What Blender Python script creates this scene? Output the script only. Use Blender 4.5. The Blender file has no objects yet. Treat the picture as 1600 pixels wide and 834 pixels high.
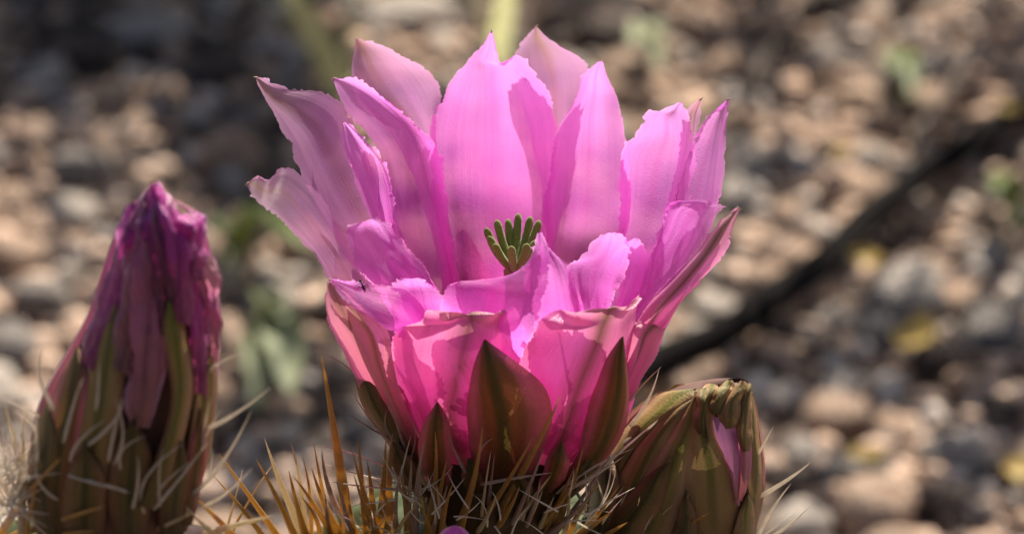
import bpy, math, random
from mathutils import Vector, Matrix, Quaternion, noise
from mathutils.bvhtree import BVHTree

random.seed(7)
SC = bpy.context.scene
COL = SC.collection
MM = 0.001

# ------------------------------------------------------------------ camera
PITCH = math.radians(25.0)
FOC = 135.0
DIST = 0.582
TGT = Vector((0, 0, 0.27))
CAMP = TGT + DIST * Vector((0, -math.cos(PITCH), math.sin(PITCH)))
cd = bpy.data.cameras.new('camera')
cam = bpy.data.objects.new('camera', cd)
COL.objects.link(cam)
cam.location = CAMP
cam.rotation_euler = (math.pi / 2 - PITCH, 0, 0)
cd.lens = FOC
cd.sensor_width = 36.0
cd.clip_start = 0.01
cd.clip_end = 500
cd.dof.use_dof = True
cd.dof.focus_distance = DIST - 0.004
cd.dof.aperture_fstop = 19.5
cd.dof.aperture_blades = 0
SC.camera = cam

# ------------------------------------------------------------------ light
SUN_EL = math.radians(43)
SUN_AZ = math.radians(14)      # from +Y towards +X
w = bpy.data.worlds.new('World'); SC.world = w; w.use_nodes = True
wn = w.node_tree.nodes; wl = w.node_tree.links
sky = wn.new('ShaderNodeTexSky'); sky.sky_type = 'NISHITA'; sky.sun_disc = False
sky.dust_density = 3.0; sky.sun_elevation = SUN_EL; sky.sun_rotation = SUN_AZ
bg = wn['Background']; bg.inputs[1].default_value = 0.05
wl.new(sky.outputs[0], bg.inputs[0])
SUNV = Vector((math.sin(SUN_AZ) * math.cos(SUN_EL), math.cos(SUN_AZ) * math.cos(SUN_EL), math.sin(SUN_EL)))
sd = bpy.data.lights.new('sun', 'SUN'); sd.energy = 5.0; sd.angle = math.radians(0.53); sd.color = (1.0, 0.92, 0.79)
so = bpy.data.objects.new('sun', sd); COL.objects.link(so)
so.rotation_euler = SUNV.to_track_quat('Z', 'Y').to_euler()
so.location = SUNV * 3
vs = SC.view_settings
vs.view_transform = 'Standard'; vs.look = 'None'; vs.gamma = 1; vs.exposure = 1.0
vs.use_curve_mapping = False

# ------------------------------------------------------------------ pixel helpers (photo pixels 1600x834 -> world)
CR = Vector((1, 0, 0)); CU = Vector((0, math.sin(PITCH), math.cos(PITCH))); CF = Vector((0, math.cos(PITCH), -math.sin(PITCH)))
KPX = 36.0 / FOC / 1600.0
def ray(px, py):
    return CF + CR * ((px - 800) * KPX) + CU * ((417 - py) * KPX)
def at(px, py, ymm):
    d = ray(px, py)
    return CAMP + d * ((ymm * MM - CAMP.y) / d.y)
def ground_at(px, py, z=0.0):
    d = ray(px, py)
    return CAMP + d * ((z - CAMP.z) / d.z)

# ------------------------------------------------------------------ object helpers
def tag(o, label=None, cat=None, group=None, kind=None):
    if label: o['label'] = label
    if cat: o['category'] = cat
    if group: o['group'] = group
    if kind: o['kind'] = kind
    return o
def empty(name, loc, label, cat, group=None):
    o = bpy.data.objects.new(name, None); COL.objects.link(o)
    o.location = loc; o.empty_display_size = 0.005
    return tag(o, label, cat, group)
def root_loc(p):
    v = Vector((0, 0, 0))
    while p is not None:
        v += p.location; p = p.parent
    return v
def mesh(name, verts, faces, mats, parent=None, uvs=None, smooth=True, origin=None):
    me = bpy.data.meshes.new(name)
    off = root_loc(parent) if parent else Vector((0, 0, 0))
    if origin is not None: off = off + origin if parent else Vector(origin)
    me.from_pydata([tuple(Vector(v) - off) for v in verts], [], faces)
    if smooth: me.shade_smooth()
    if uvs is not None:
        ul = me.uv_layers.new(name='UVMap')
        for l in me.loops: ul.data[l.index].uv = uvs[l.vertex_index]
    me.materials.append(mats)
    o = bpy.data.objects.new(name, me); COL.objects.link(o)
    if parent: o.parent = parent
    if origin is not None: o.location = origin
    return o

# ------------------------------------------------------------------ materials
class NT:
    def __init__(s, name):
        s.m = bpy.data.materials.new(name); s.m.use_nodes = True
        s.t = s.m.node_tree; s.t.nodes.clear()
        s.out = s.t.nodes.new('ShaderNodeOutputMaterial')
    def n(s, typ, **kw):
        nd = s.t.nodes.new(typ)
        for k, v in kw.items():
            if k.startswith('i_'):
                key = k[2:]
                key = int(key) if key.isdigit() else key.replace('_', ' ')
                nd.inputs[key].default_value = v
            else: setattr(nd, k, v)
        return nd
    def l(s, a, b): s.t.links.new(a, b)
    def math(s, op, a, b=None, c=None, clamp=False):
        nd = s.n('ShaderNodeMath', operation=op, use_clamp=clamp)
        for k, v in enumerate((a, b, c)):
            if v is None: continue
            if isinstance(v, (int, float)): nd.inputs[k].default_value = v
            else: s.l(v, nd.inputs[k])
        return nd.outputs[0]
    def mix(s, f, a, b, bt='MIX'):
        nd = s.n('ShaderNodeMix', data_type='RGBA', blend_type=bt)
        for k, v in ((0, f), (6, a), (7, b)):
            if isinstance(v, (int, float)): nd.inputs[k].default_value = v
            elif isinstance(v, tuple): nd.inputs[k].default_value = (*v, 1)
            else: s.l(v, nd.inputs[k])
        return nd.outputs[2]
    def ramp(s, f, stops, interp='LINEAR'):
        nd = s.n('ShaderNodeValToRGB'); cr = nd.color_ramp; cr.interpolation = interp
        while len(cr.elements) > 1: cr.elements.remove(cr.elements[-1])
        for k, (p, c) in enumerate(stops):
            e = cr.elements[0] if k == 0 else cr.elements.new(p)
            e.position = p
            e.color = (*c, 1) if isinstance(c, tuple) else (c, c, c, 1)
        s.l(f, nd.inputs[0]); return nd.outputs[0]
    def uv(s):
        u = s.n('ShaderNodeUVMap'); sp = s.n('ShaderNodeSeparateXYZ'); s.l(u.outputs[0], sp.inputs[0])
        return sp.outputs[0], sp.outputs[1], u.outputs[0]
    def noise(s, vec, scale, detail=2, rough=.5, mapping=None):
        if mapping:
            mp = s.n('ShaderNodeMapping'); mp.inputs['Scale'].default_value = mapping
            s.l(vec, mp.inputs[0]); vec = mp.outputs[0]
        nz = s.n('ShaderNodeTexNoise'); nz.inputs['Scale'].default_value = scale
        nz.inputs['Detail'].default_value = detail; nz.inputs['Roughness'].default_value = rough
        s.l(vec, nz.inputs[0]); return nz.outputs['Fac']
    def bump(s, h, strength, dist):
        b = s.n('ShaderNodeBump'); b.inputs['Strength'].default_value = strength; b.inputs['Distance'].default_value = dist
        s.l(h, b.inputs['Height']); return b.outputs[0]

def leafy(nt, col, tcol, trans, rough, normal=None, spec=0.3, sheen=0.0, clear=0.0, clearcol=(1, .5, .85)):
    p = nt.n('ShaderNodeBsdfPrincipled'); p.inputs['Roughness'].default_value = rough
    p.inputs['Specular IOR Level'].default_value = spec
    if sheen: p.inputs['Sheen Weight'].default_value = sheen
    tr = nt.n('ShaderNodeBsdfTranslucent'); mx = nt.n('ShaderNodeMixShader')
    if isinstance(trans, (int, float)): mx.inputs[0].default_value = trans
    else: nt.l(trans, mx.inputs[0])
    for v, i in ((col, p.inputs['Base Color']), (tcol, tr.inputs['Color'])):
        if isinstance(v, tuple): i.default_value = (*v, 1)
        else: nt.l(v, i)
    if normal: nt.l(normal, p.inputs['Normal']); nt.l(normal, tr.inputs['Normal'])
    nt.l(p.outputs[0], mx.inputs[1]); nt.l(tr.outputs[0], mx.inputs[2])
    if clear:
        tp = nt.n('ShaderNodeBsdfTransparent'); tp.inputs[0].default_value = (*clearcol, 1)
        m2 = nt.n('ShaderNodeMixShader'); m2.inputs[0].default_value = clear
        nt.l(mx.outputs[0], m2.inputs[1]); nt.l(tp.outputs[0], m2.inputs[2]); mx = m2
    nt.l(mx.outputs[0], nt.out.inputs[0])
    return nt.m

def petal_mat(name, base, mid, tip, rib, rib_w, rib_amt, tip_brown, trans=0.55, tboost=1.0, clear=0.0, rim=.75):
    nt = NT(name); u, v, uv = nt.uv()
    oi = nt.n('ShaderNodeObjectInfo')
    geo = nt.n('ShaderNodeNewGeometry')
    # v: 0 base, 1 tip ; u: 0..1 across
    add = nt.n('ShaderNodeVectorMath', operation='ADD'); nt.l(uv, add.inputs[0])
    cmb = nt.n('ShaderNodeCombineXYZ'); nt.l(nt.math('MULTIPLY', oi.outputs['Random'], 37.0), cmb.inputs[0]); nt.l(cmb.outputs[0], add.inputs[1])
    uvr = add.outputs[0]
    big = nt.noise(uvr, 1.0, 2, .5, (3.0, 2.2, 1))
    streak = nt.noise(uvr, 1.0, 3, .55, (16.0, 1.0, 1))
    fine = nt.noise(uvr, 1.0, 2, .6, (70.0, 2.2, 1))
    vv = nt.math('ADD', v, nt.math('MULTIPLY', nt.math('SUBTRACT', big, .5), .35))
    col = nt.ramp(vv, [(0.0, base), (0.45, mid), (1.0, tip)])
    col = nt.mix(nt.math('MULTIPLY', nt.math('SUBTRACT', streak, .48, clamp=True), .8), col, tuple(c * .78 for c in mid))
    col = nt.mix(nt.math('MULTIPLY', nt.math('SUBTRACT', fine, .52, clamp=True), .8), col, tuple(min(1, c * .8) for c in base))
    # violet patches, filtered shadows of other petals put into the colour
    vio_shade = nt.math('MULTIPLY', nt.math('SUBTRACT', nt.noise(uvr, 1.0, 1, .5, (2.4, 3.0, 1)), .52, clamp=True), 3.0)
    col = nt.mix(nt.math('MULTIPLY', vio_shade, nt.ramp(v, [(.35, 0.), (.7, .55), (1, .3)])), col, (.50, .16, .62))
    # paler thin margins, with the sunlit edge highlight put into the colour
    edge = nt.math('ABSOLUTE', nt.math('SUBTRACT', u, .5))
    e2 = nt.ramp(edge, [(.34, 0.0), (.47, rim * .3), (.495, rim)])
    col = nt.mix(e2, col, (.90, .50, .78))
    # midrib
    ribd = nt.ramp(nt.math('ADD', edge, nt.math('MULTIPLY', nt.math('SUBTRACT', streak, .5), .05)), [(0, 1.0), (rib_w, .55), (rib_w * 2.6, 0.0)])
    ribv = nt.ramp(v, [(0.0, .9), (.35, .85), (.9, 1.0)])
    col = nt.mix(nt.math('MULTIPLY', nt.math('MULTIPLY', ribd, ribv), rib_amt), col, rib)
    if tip_brown:
        tb = nt.math('MULTIPLY', nt.ramp(v, [(.80, 0.), (.97, 1.)]), tip_brown)
        tb = nt.math('MULTIPLY', tb, nt.ramp(edge, [(.0, 1.), (.35, .35), (.5, .15)]))
        col = nt.mix(tb, col, (.40, .27, .13))
    # micro facets that glitter
    tc = nt.n('ShaderNodeTexCoord')
    vor = nt.n('ShaderNodeTexVoronoi'); vor.inputs['Scale'].default_value = 5200; nt.l(tc.outputs['Object'], vor.inputs[0])
    h = nt.math('ADD', nt.math('MULTIPLY', fine, .6), nt.math('ADD', nt.math('MULTIPLY', vor.outputs['Distance'], .4), nt.math('MULTIPLY', streak, .7)))
    nrm = nt.bump(h, .55, .00025)
    tcol = nt.mix(1.0, col, (tboost, tboost * 1.0, tboost), 'MULTIPLY')
    return leafy(nt, col, tcol, trans, .34, nrm, .45, .15, clear)

M = {}
M['petal'] = petal_mat('petal_pink', (.87, .035, .48), (.91, .18, .80), (.78, .35, .82), (.78, .09, .56), .035, .30, 0.0, .70, clear=.34, rim=.5)
M['petal_pale'] = petal_mat('petal_pale', (.80, .10, .48), (.78, .29, .70), (.72, .42, .70), (.55, .22, .30), .04, .55, .8, .60, clear=.40, rim=.5)
M['petal_outer'] = petal_mat('petal_outer', (.42, .045, .12), (.80, .13, .42), (.84, .38, .52), (.09, .055, .012), .075, .97, .6, .42, clear=.06, rim=.25)
M['petal_dusky'] = petal_mat('petal_dusky', (.30, .06, .08), (.66, .15, .27), (.76, .30, .42), (.20, .12, .04), .06, .75, .6, .34, rim=.2)

def sepal_mat(name, rib, side, base, trans, pinkedge=(.62, .20, .22)):
    nt = NT(name); u, v, uv = nt.uv()
    oi = nt.n('ShaderNodeObjectInfo'); add = nt.n('ShaderNodeVectorMath', operation='ADD'); nt.l(uv, add.inputs[0]); nt.l(oi.outputs['Random'], add.inputs[1])
    st = nt.noise(add.outputs[0], 1, 3, .6, (14, 1.5, 1)); fi = nt.noise(add.outputs[0], 1, 3, .6, (60, 4, 1)); bl = nt.noise(add.outputs[0], 1, 2, .5, (3, 5, 1))
    e = nt.math('ABSOLUTE', nt.math('SUBTRACT', u, .5))
    e = nt.math('ADD', e, nt.math('MULTIPLY', nt.math('SUBTRACT', st, .5), .12))
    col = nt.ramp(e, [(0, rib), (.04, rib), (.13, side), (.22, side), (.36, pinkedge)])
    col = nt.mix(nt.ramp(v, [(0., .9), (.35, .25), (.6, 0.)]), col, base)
    col = nt.mix(nt.math('MULTIPLY', nt.ramp(v, [(.72, 0.), (1., .8)]), .8), col, rib)
    col = nt.mix(nt.math('MULTIPLY', nt.math('SUBTRACT', bl, .45, clamp=True), 1.4), col, tuple(c * .6 for c in side))
    vor = nt.n('ShaderNodeTexVoronoi'); vor.inputs['Scale'].default_value = 2600
    tc = nt.n('ShaderNodeTexCoord'); nt.l(tc.outputs['Object'], vor.inputs[0])
    dots = nt.ramp(vor.outputs['Distance'], [(0.06, 1.), (.16, 0.)])
    sel = nt.math('GREATER_THAN', nt.noise(tc.outputs['Object'], 900, 1), .60)
    col = nt.mix(nt.math('MULTIPLY', nt.math('MULTIPLY', dots, sel), .6), col, (.7, .62, .45))
    nrm = nt.bump(nt.math('ADD', nt.math('MULTIPLY', st, 1.2), nt.math('ADD', fi, nt.math('MULTIPLY', vor.outputs['Distance'], .5))), .6, .00025)
    return leafy(nt, col, col, trans, .42, nrm, .25)
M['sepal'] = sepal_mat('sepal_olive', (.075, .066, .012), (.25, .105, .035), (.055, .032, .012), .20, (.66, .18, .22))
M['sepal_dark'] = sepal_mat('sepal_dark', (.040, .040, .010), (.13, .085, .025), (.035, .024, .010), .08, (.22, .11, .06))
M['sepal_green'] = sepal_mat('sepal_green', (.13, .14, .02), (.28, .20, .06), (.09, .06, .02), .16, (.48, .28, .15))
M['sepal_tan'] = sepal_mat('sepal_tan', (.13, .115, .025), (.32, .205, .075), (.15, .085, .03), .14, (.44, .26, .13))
M['wilt_purple'] = petal_mat('wilt_purple', (.36, .06, .14), (.50, .035, .28), (.52, .02, .33), (.16, .01, .09), .06, .6, 0, .35)
M['wilt_dark'] = petal_mat('wilt_dark', (.12, .04, .04), (.20, .015, .09), (.32, .012, .19), (.08, .01, .04), .08, .7, 0, .25)
M['wilt_rose'] = petal_mat('wilt_rose', (.26, .10, .09), (.42, .12, .18), (.42, .05, .22), (.20, .07, .06), .06, .6, .2, .30)
M['bud_pink'] = petal_mat('bud_pink', (.42, .16, .16), (.46, .15, .30), (.44, .17, .36), (.40, .12, .20), .06, .4, 0, .18, rim=.2)
M['wilt_pale'] = petal_mat('wilt_pale', (.60, .20, .26), (.70, .14, .34), (.72, .36, .40), (.60, .06, .28), .08, .6, .6, .5)

def simple(name, col, rough=.6, trans=0., tcol=None, nscale=900, var=.35, bumpd=.0001, spec=.3, sheen=0, col2=None):
    nt = NT(name); tc = nt.n('ShaderNodeTexCoord')
    a = nt.noise(tc.outputs['Object'], nscale, 3, .6)
    oi = nt.n('ShaderNodeObjectInfo')
    c = nt.mix(nt.math('MULTIPLY', nt.math('SUBTRACT', a, .35, clamp=True), 2.0, clamp=True), col, col2 or tuple(x * (1 - var) for x in col))
    c = nt.mix(nt.math('MULTIPLY', oi.outputs['Random'], .35), c, tuple(x * .55 for x in col))
    nrm = nt.bump(a, .6, bumpd)
    if trans: return leafy(nt, c, c if tcol is None else tcol, trans, rough, nrm, spec, sheen)
    p = nt.n('ShaderNodeBsdfPrincipled'); p.inputs['Roughness'].default_value = rough; p.inputs['Specular IOR Level'].default_value = spec
    p.inputs['Sheen Weight'].default_value = sheen
    nt.l(c, p.inputs['Base Color']); nt.l(nrm, p.inputs['Normal']); nt.l(p.outputs[0], nt.out.inputs[0]); return nt.m
M['tube'] = simple('tube_skin', (.060, .034, .014), .45, nscale=420, col2=(.035, .03, .008))
M['stigma'] = simple('stigma_velvet', (.27, .31, .05), .8, .40, None, 2600, .5, .0002, .1, .5, (.42, .42, .17))
M['style'] = simple('style_peach', (.70, .38, .26), .5, .4, nscale=800)
M['stem'] = simple('cactus_skin', (.075, .10, .035), .5, nscale=160, col2=(.045, .065, .02), bumpd=.0004)
M['areole'] = simple('areole_wool', (.62, .54, .40), .9, nscale=2500, sheen=.5)
M['sp_amber'] = simple('spine_amber', (.56, .36, .13), .35, .45, (.74, .48, .17), 700, .5, .00005, .5)
M['sp_ivory'] = simple('spine_ivory', (.80, .68, .48), .4, .5, None, 700, .25, .00005, .5)
M['sp_grey'] = simple('spine_grey', (.55, .40, .36), .45, .4, None, 700, .35, .00005, .5)
M['sp_white'] = simple('spine_white', (.82, .74, .64), .4, .55, None, 900, .25, .00005, .5)
M['sp_glass'] = simple('spine_glass', (.88, .84, .72), .22, .6, None, 900, .2, .00003, .6)
M['budcore'] = simple('bud_flesh', (.12, .05, .035), .6, nscale=300)
M['debris'] = simple('insect_dark', (.012, .008, .010), .4, nscale=3000)
M['frost'] = simple('petal_point', (.70, .55, .40), .35, .3, nscale=3000)

# ------------------------------------------------------------------ gridded petals
def herm(P, T, t):
    n = len(P)
    k = 0
    while k < n - 2 and t > T[k + 1]: k += 1
    def tan(i):
        if i == 0: return (P[1] - P[0]) / (T[1] - T[0])
        if i == n - 1: return (P[-1] - P[-2]) / (T[-1] - T[-2])
        a = (P[i] - P[i - 1]) / (T[i] - T[i - 1]); b = (P[i + 1] - P[i]) / (T[i + 1] - T[i])
        wa = T[i + 1] - T[i]; wb = T[i] - T[i - 1]
        return (a * wa + b * wb) / (wa + wb)
    h = T[k + 1] - T[k]; x = (t - T[k]) / h
    return P[k] * (1 + 2 * x) * (1 - x) ** 2 + tan(k) * h * x * (1 - x) ** 2 + P[k + 1] * x * x * (3 - 2 * x) + tan(k + 1) * h * x * x * (x - 1)

SEED = [0]
def petal(name, rows, mat, parent, ns=28, nt_=64, wav=.45, pleat=.12, serr=.30, sfreq=1.0, label=None, crump=0):
    """rows run from tip to base: (Lx,Ly,Rx,Ry,Yl,Yc,Yr[,Cx,Cy])"""
    SEED[0] += 1; sd_ = SEED[0] * 13.37
    L = []; C = []; R = []
    for r in rows:
        cx, cy = (r[7], r[8]) if len(r) > 7 else ((r[0] + r[2]) / 2, (r[1] + r[3]) / 2)
        L.append(at(r[0], r[1], r[4])); C.append(at(cx, cy, r[5])); R.append(at(r[2], r[3], r[6]))
    T = [0.]
    for k in range(1, len(rows)):
        T.append(T[-1] + max(.0008, ((C[k] - C[k - 1]).length + (L[k] - L[k - 1]).length + (R[k] - R[k - 1]).length) / 3))
    tot = T[-1]
    return surf(name, lambda t: (herm(L, T, t * tot), herm(C, T, t * tot), herm(R, T, t * tot)), tot, mat, parent, ns, nt_, wav, pleat, serr, sfreq, sd_, label, None, crump)

def surf(name, f, tot, mat, parent, ns, nt_, wav, pleat, serr, sfreq, sd_, label=None, project=None, crump=0):
    grid = []
    for i in range(nt_ + 1):
        t = (i / nt_) ** 1.25
        l, c, r = f(t)
        row = []
        for j in range(ns + 1):
            s = -1 + 2 * j / ns
            s = math.copysign(abs(s) ** .85, s)
            p = l * (s * (s - 1) / 2) + c * (1 - s * s) + r * (s * (s + 1) / 2)
            if project: p = project(p, s, t)
            row.append((p, s, t))
        grid.append(row)
    out = []; uvs = []
    for i in range(nt_ + 1):
        for j in range(ns + 1):
            p, s, t = grid[i][j]
            du = grid[i][min(j + 1, ns)][0] - grid[i][max(j - 1, 0)][0]
            dv = grid[min(i + 1, nt_)][j][0] - grid[max(i - 1, 0)][j][0]
            n = du.cross(dv)
            n = n.normalized() if n.length > 1e-14 else Vector((0, -1, 0))
            fade = min(1, .25 + t * 6) * min(1, (1 - t) * 3)
            wv = noise.noise(Vector((s * 1.3, t * 3.2, sd_))) * wav * fade
            wv += noise.noise(Vector((s * 3.5, t * 7, sd_ + 5))) * wav * .4 * abs(s) ** 2 * fade
            pl = (noise.noise(Vector((s * 6, t * .8, sd_ + 9))) + .5 * noise.noise(Vector((s * 13, t * 1.0, sd_ + 19)))) * pleat * min(1, t * 5)
            if crump:
                g3 = Vector((s * 3.2, t * tot / MM * .24, sd_))
                pl += crump * (noise.noise(g3 + Vector((sd_, 0, 0))) + .6 * noise.noise(g3 * 2.3) + .35 * abs(noise.noise(g3 * 4.7)))
            p = p + n * ((wv + pl) * MM)
            if serr:
                width = (grid[i][ns][0] - grid[i][0][0]).length
                q = t * tot / MM
                sg = math.copysign(3, s)
                md = max(0., .35 + 1.3 * noise.noise(Vector((q * .16 * sfreq, sg + 21, sd_))))
                qj = q + 1.2 * noise.noise(Vector((q * .5, sg + 31, sd_)))
                e = .55 * noise.noise(Vector((q * .18 * sfreq, sg, sd_))) - .9 * md * max(0, noise.noise(Vector((qj * .42 * sfreq, sg + 2, sd_)))) \
                    + .40 * md * noise.noise(Vector((qj * .95 * sfreq, sg + 4, sd_))) + .22 * noise.noise(Vector((qj * 2.6 * sfreq, sg + 7, sd_)))
                if du.length > 1e-12:
                    tv = grid[min(i + 2, nt_)][ns if s > 0 else 0][0] - grid[max(i - 2, 0)][ns if s > 0 else 0][0]
                    ed = du
                    if tv.length > 1e-12:
                        tv.normalize(); ed = du - tv * du.dot(tv) * .92
                    p = p + ed.normalized() * math.copysign(1, s) * e * serr * MM * abs(s) ** 16 * min(1, width / (2.5 * MM)) * (1 - t) ** .3
            out.append(p); uvs.append(((s + 1) / 2, 1 - t))
    faces = []
    for i in range(nt_):
        for j in range(ns):
            a = i * (ns + 1) + j
            faces.append((a, a + 1, a + ns + 2, a + ns + 1))
    o = mesh(name, out, faces, M[mat], parent, uvs)
    if label: o['label'] = label
    return o

def tube_mesh(pts, rads, sides=8, cap=True):
    verts = []; faces = []; n = len(pts)
    up = None
    for k in range(n):
        d = (pts[min(k + 1, n - 1)] - pts[max(k - 1, 0)]).normalized()
        if up is None:
            up = d.orthogonal().normalized()
        up = (up - d * up.dot(d)).normalized(); s = d.cross(up)
        for j in range(sides):
            a = 2 * math.pi * j / sides
            verts.append(pts[k] + (up * math.cos(a) + s * math.sin(a)) * rads[k])
    for k in range(n - 1):
        for j in range(sides):
            j2 = (j + 1) % sides
            faces.append((k * sides + j, k * sides + j2, (k + 1) * sides + j2, (k + 1) * sides + j))
    if cap:
        faces.append(tuple(range(sides - 1, -1, -1))); faces.append(tuple((n - 1) * sides + j for j in range(sides)))
    return verts, faces
def bez(a, b, c, t): return a * (1 - t) ** 2 + b * 2 * t * (1 - t) + c * t * t

# ================================================================== GROUND AND GRAVEL
def ground_mat():
    nt = NT('desert_soil'); tc = nt.n('ShaderNodeTexCoord'); P = tc.outputs['Object']
    a = nt.noise(P, 22, 4, .6); b = nt.noise(P, 130, 4, .65); c = nt.noise(P, 600, 3, .6)
    col = nt.ramp(a, [(.40, (.035, .024, .02)), (.52, (.20, .13, .088)), (.62, (.42, .29, .21))])  # dark patches put the shade between stones into the soil colour
    col = nt.mix(nt.ramp(b, [(.35, .8), (.6, 0.)]), col, (.09, .06, .045))
    col = nt.mix(nt.ramp(c, [(.55, 0.), (.75, .5)]), col, (.5, .4, .32))
    p = nt.n('ShaderNodeBsdfPrincipled'); p.inputs['Roughness'].default_value = .95
    nt.l(col, p.inputs['Base Color']); nt.l(nt.bump(nt.math('ADD', b, nt.math('MULTIPLY', c, .3)), .8, .004), p.inputs['Normal'])
    nt.l(p.outputs[0], nt.out.inputs[0]); return nt.m
M['soil'] = ground_mat()
def gz(x, y):
    return .004 * noise.noise(Vector((x * 9, y * 9, 3))) + .002 * noise.noise(Vector((x * 40, y * 40, 8)))
def build_ground():
    verts = []; faces = []
    def axis(a, b, n, far):
        xs = [a + (b - a) * k / n for k in range(n + 1)]
        step = (b - a) / n; lo = []; hi = []; d = step
        while a - (sum(lo) if lo else 0) > -far: d *= 1.5; lo.append(d)
        x = a; pre = []
        for q in lo: x -= q; pre.append(x)
        x = b; post = []
        for q in lo: x += q; post.append(x)
        return pre[::-1] + xs + post
    xs = axis(-.35, .35, 100, 200); ys = axis(-.1, 1.1, 160, 200)
    nx = len(xs)
    for y in ys:
        for x in xs:
            verts.append((x, y, gz(x, y) if abs(x) < 3 and abs(y) < 3 else 0))
    for j in range(len(ys) - 1):
        for i in range(nx - 1):
            a = j * nx + i; faces.append((a, a + 1, a + nx + 1, a + nx))
    tag(mesh('ground', verts, faces, M['soil']), 'brown sandy desert ground strewn with gravel', None, None, 'structure')
build_ground()

def stone_mat(name, c1, c2, c3):
    nt = NT(name); tc = nt.n('ShaderNodeTexCoord'); oi = nt.n('ShaderNodeObjectInfo')
    add = nt.n('ShaderNodeVectorMath', operation='ADD'); nt.l(tc.outputs['Object'], add.inputs[0])
    cb = nt.n('ShaderNodeCombineXYZ'); nt.l(nt.math('MULTIPLY', oi.outputs['Random'], 20.), cb.inputs[0]); nt.l(cb.outputs[0], add.inputs[1])
    a = nt.noise(add.outputs[0], 1.6, 4, .6); b = nt.noise(add.outputs[0], 9, 3, .6)
    col = nt.mix(oi.outputs['Random'], c1, c2)
    col = nt.mix(nt.ramp(a, [(.42, 0.), (.62, .8)]), col, c3)
    col = nt.mix(nt.ramp(b, [(.3, .5), (.5, 0.)]), col, tuple(x * .5 for x in c1))
    p = nt.n('ShaderNodeBsdfPrincipled'); p.inputs['Roughness'].default_value = .85
    nt.l(col, p.inputs['Base Color']); nt.l(nt.bump(nt.math('ADD', a, nt.math('MULTIPLY', b, .4)), .7, .06), p.inputs['Normal'])
    nt.l(p.outputs[0], nt.out.inputs[0]); return nt.m
STM = {
 'tan': stone_mat('stone_tan', (.62, .40, .27), (.48, .31, .215), (.68, .49, .365)),
 'grey': stone_mat('stone_grey', (.38, .325, .285), (.17, .148, .135), (.50, .43, .38)),
 'pale': stone_mat('stone_pale', (.72, .61, .52), (.78, .70, .62), (.62, .50, .41)),
 'brown': stone_mat('stone_brown', (.10, .065, .05), (.06, .042, .036), (.16, .105, .08)),
}
import bmesh
def stone_mesh(k, sub=2):
    bm = bmesh.new(); bmesh.ops.create_icosphere(bm, subdivisions=sub, radius=1)
    planes = [Vector((random.gauss(0, 1), random.gauss(0, 1), random.gauss(0, 1))).normalized() for _ in range(9)]
    offs = [random.uniform(.62, .95) for _ in planes]
    for v in bm.verts:
        p = v.co.copy()
        for q, o in zip(planes, offs):
            d = p.dot(q)
            if d > o: p -= q * (d - o) * .9
        p *= 1 + .13 * noise.noise(p * 1.7 + Vector((k * 7, 0, 0)))
        v.co = p
    return bm
STONES = {}
for cname in STM:
    STONES[cname] = []
    for k in range(5):
        bm = stone_mesh(k + len(STONES) * 10); me = bpy.data.meshes.new('stone'); bm.to_mesh(me); bm.free()
        me.shade_smooth(); me.materials.append(STM[cname]); STONES[cname].append(me)
CN = {'tan': 'tan', 'grey': 'grey', 'pale': 'whitish', 'brown': 'dark brown'}
BR = [ground_at(*p) for p in [(930, 625), (1140, 520), (1300, 395), (1480, 245), (1720, 105)]]
def stone_label(x, y, r, cname):
    size = 'large' if r > .0105 else ('small' if r < .007 else 'medium-sized')
    w0 = ground_at(360, 500).x; w1 = ground_at(560, 400).x; w2 = ground_at(960, 400).x
    if x < w0: where = 'on the ground beyond the wilted purple bud'
    elif x < w1: where = 'on the ground between wilted bud and open flower'
    elif x < w2: where = 'on the ground straight behind the open flower'
    else:
        yb = None
        for p, q in zip(BR, BR[1:]):
            if p.x <= x <= q.x: yb = p.y + (q.y - p.y) * (x - p.x) / (q.x - p.x)
        if yb is None: yb = BR[-1].y
        if abs(y - yb) < .03: where = 'right beside the blackened branch'
        else: where = 'on the far side of the blackened branch' if y > yb else 'between the blackened branch and the olive bud'
    return '%s blurred %s pebble %s' % (size, CN[cname], where), '%s %s pebbles %s' % (size, CN[cname], where)
placed = []   # (x,y,r)
def put_stone(x, y, r, cname, flat=None):
    o = bpy.data.objects.new('stone', random.choice(STONES[cname])); COL.objects.link(o)
    fz = flat or random.uniform(.45, .8)
    o.scale = (r * random.uniform(.95, 1.2), r * random.uniform(.8, 1.0), r * fz)
    o.rotation_euler = (random.uniform(-.25, .25), random.uniform(-.25, .25), random.uniform(0, 6.28))
    o.location = (x, y, gz(x, y) + r * fz * .42)
    lab, grp = stone_label(x, y, r, cname)
    tag(o, lab, 'stone', grp); placed.append((x, y, r))
    return o
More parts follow.
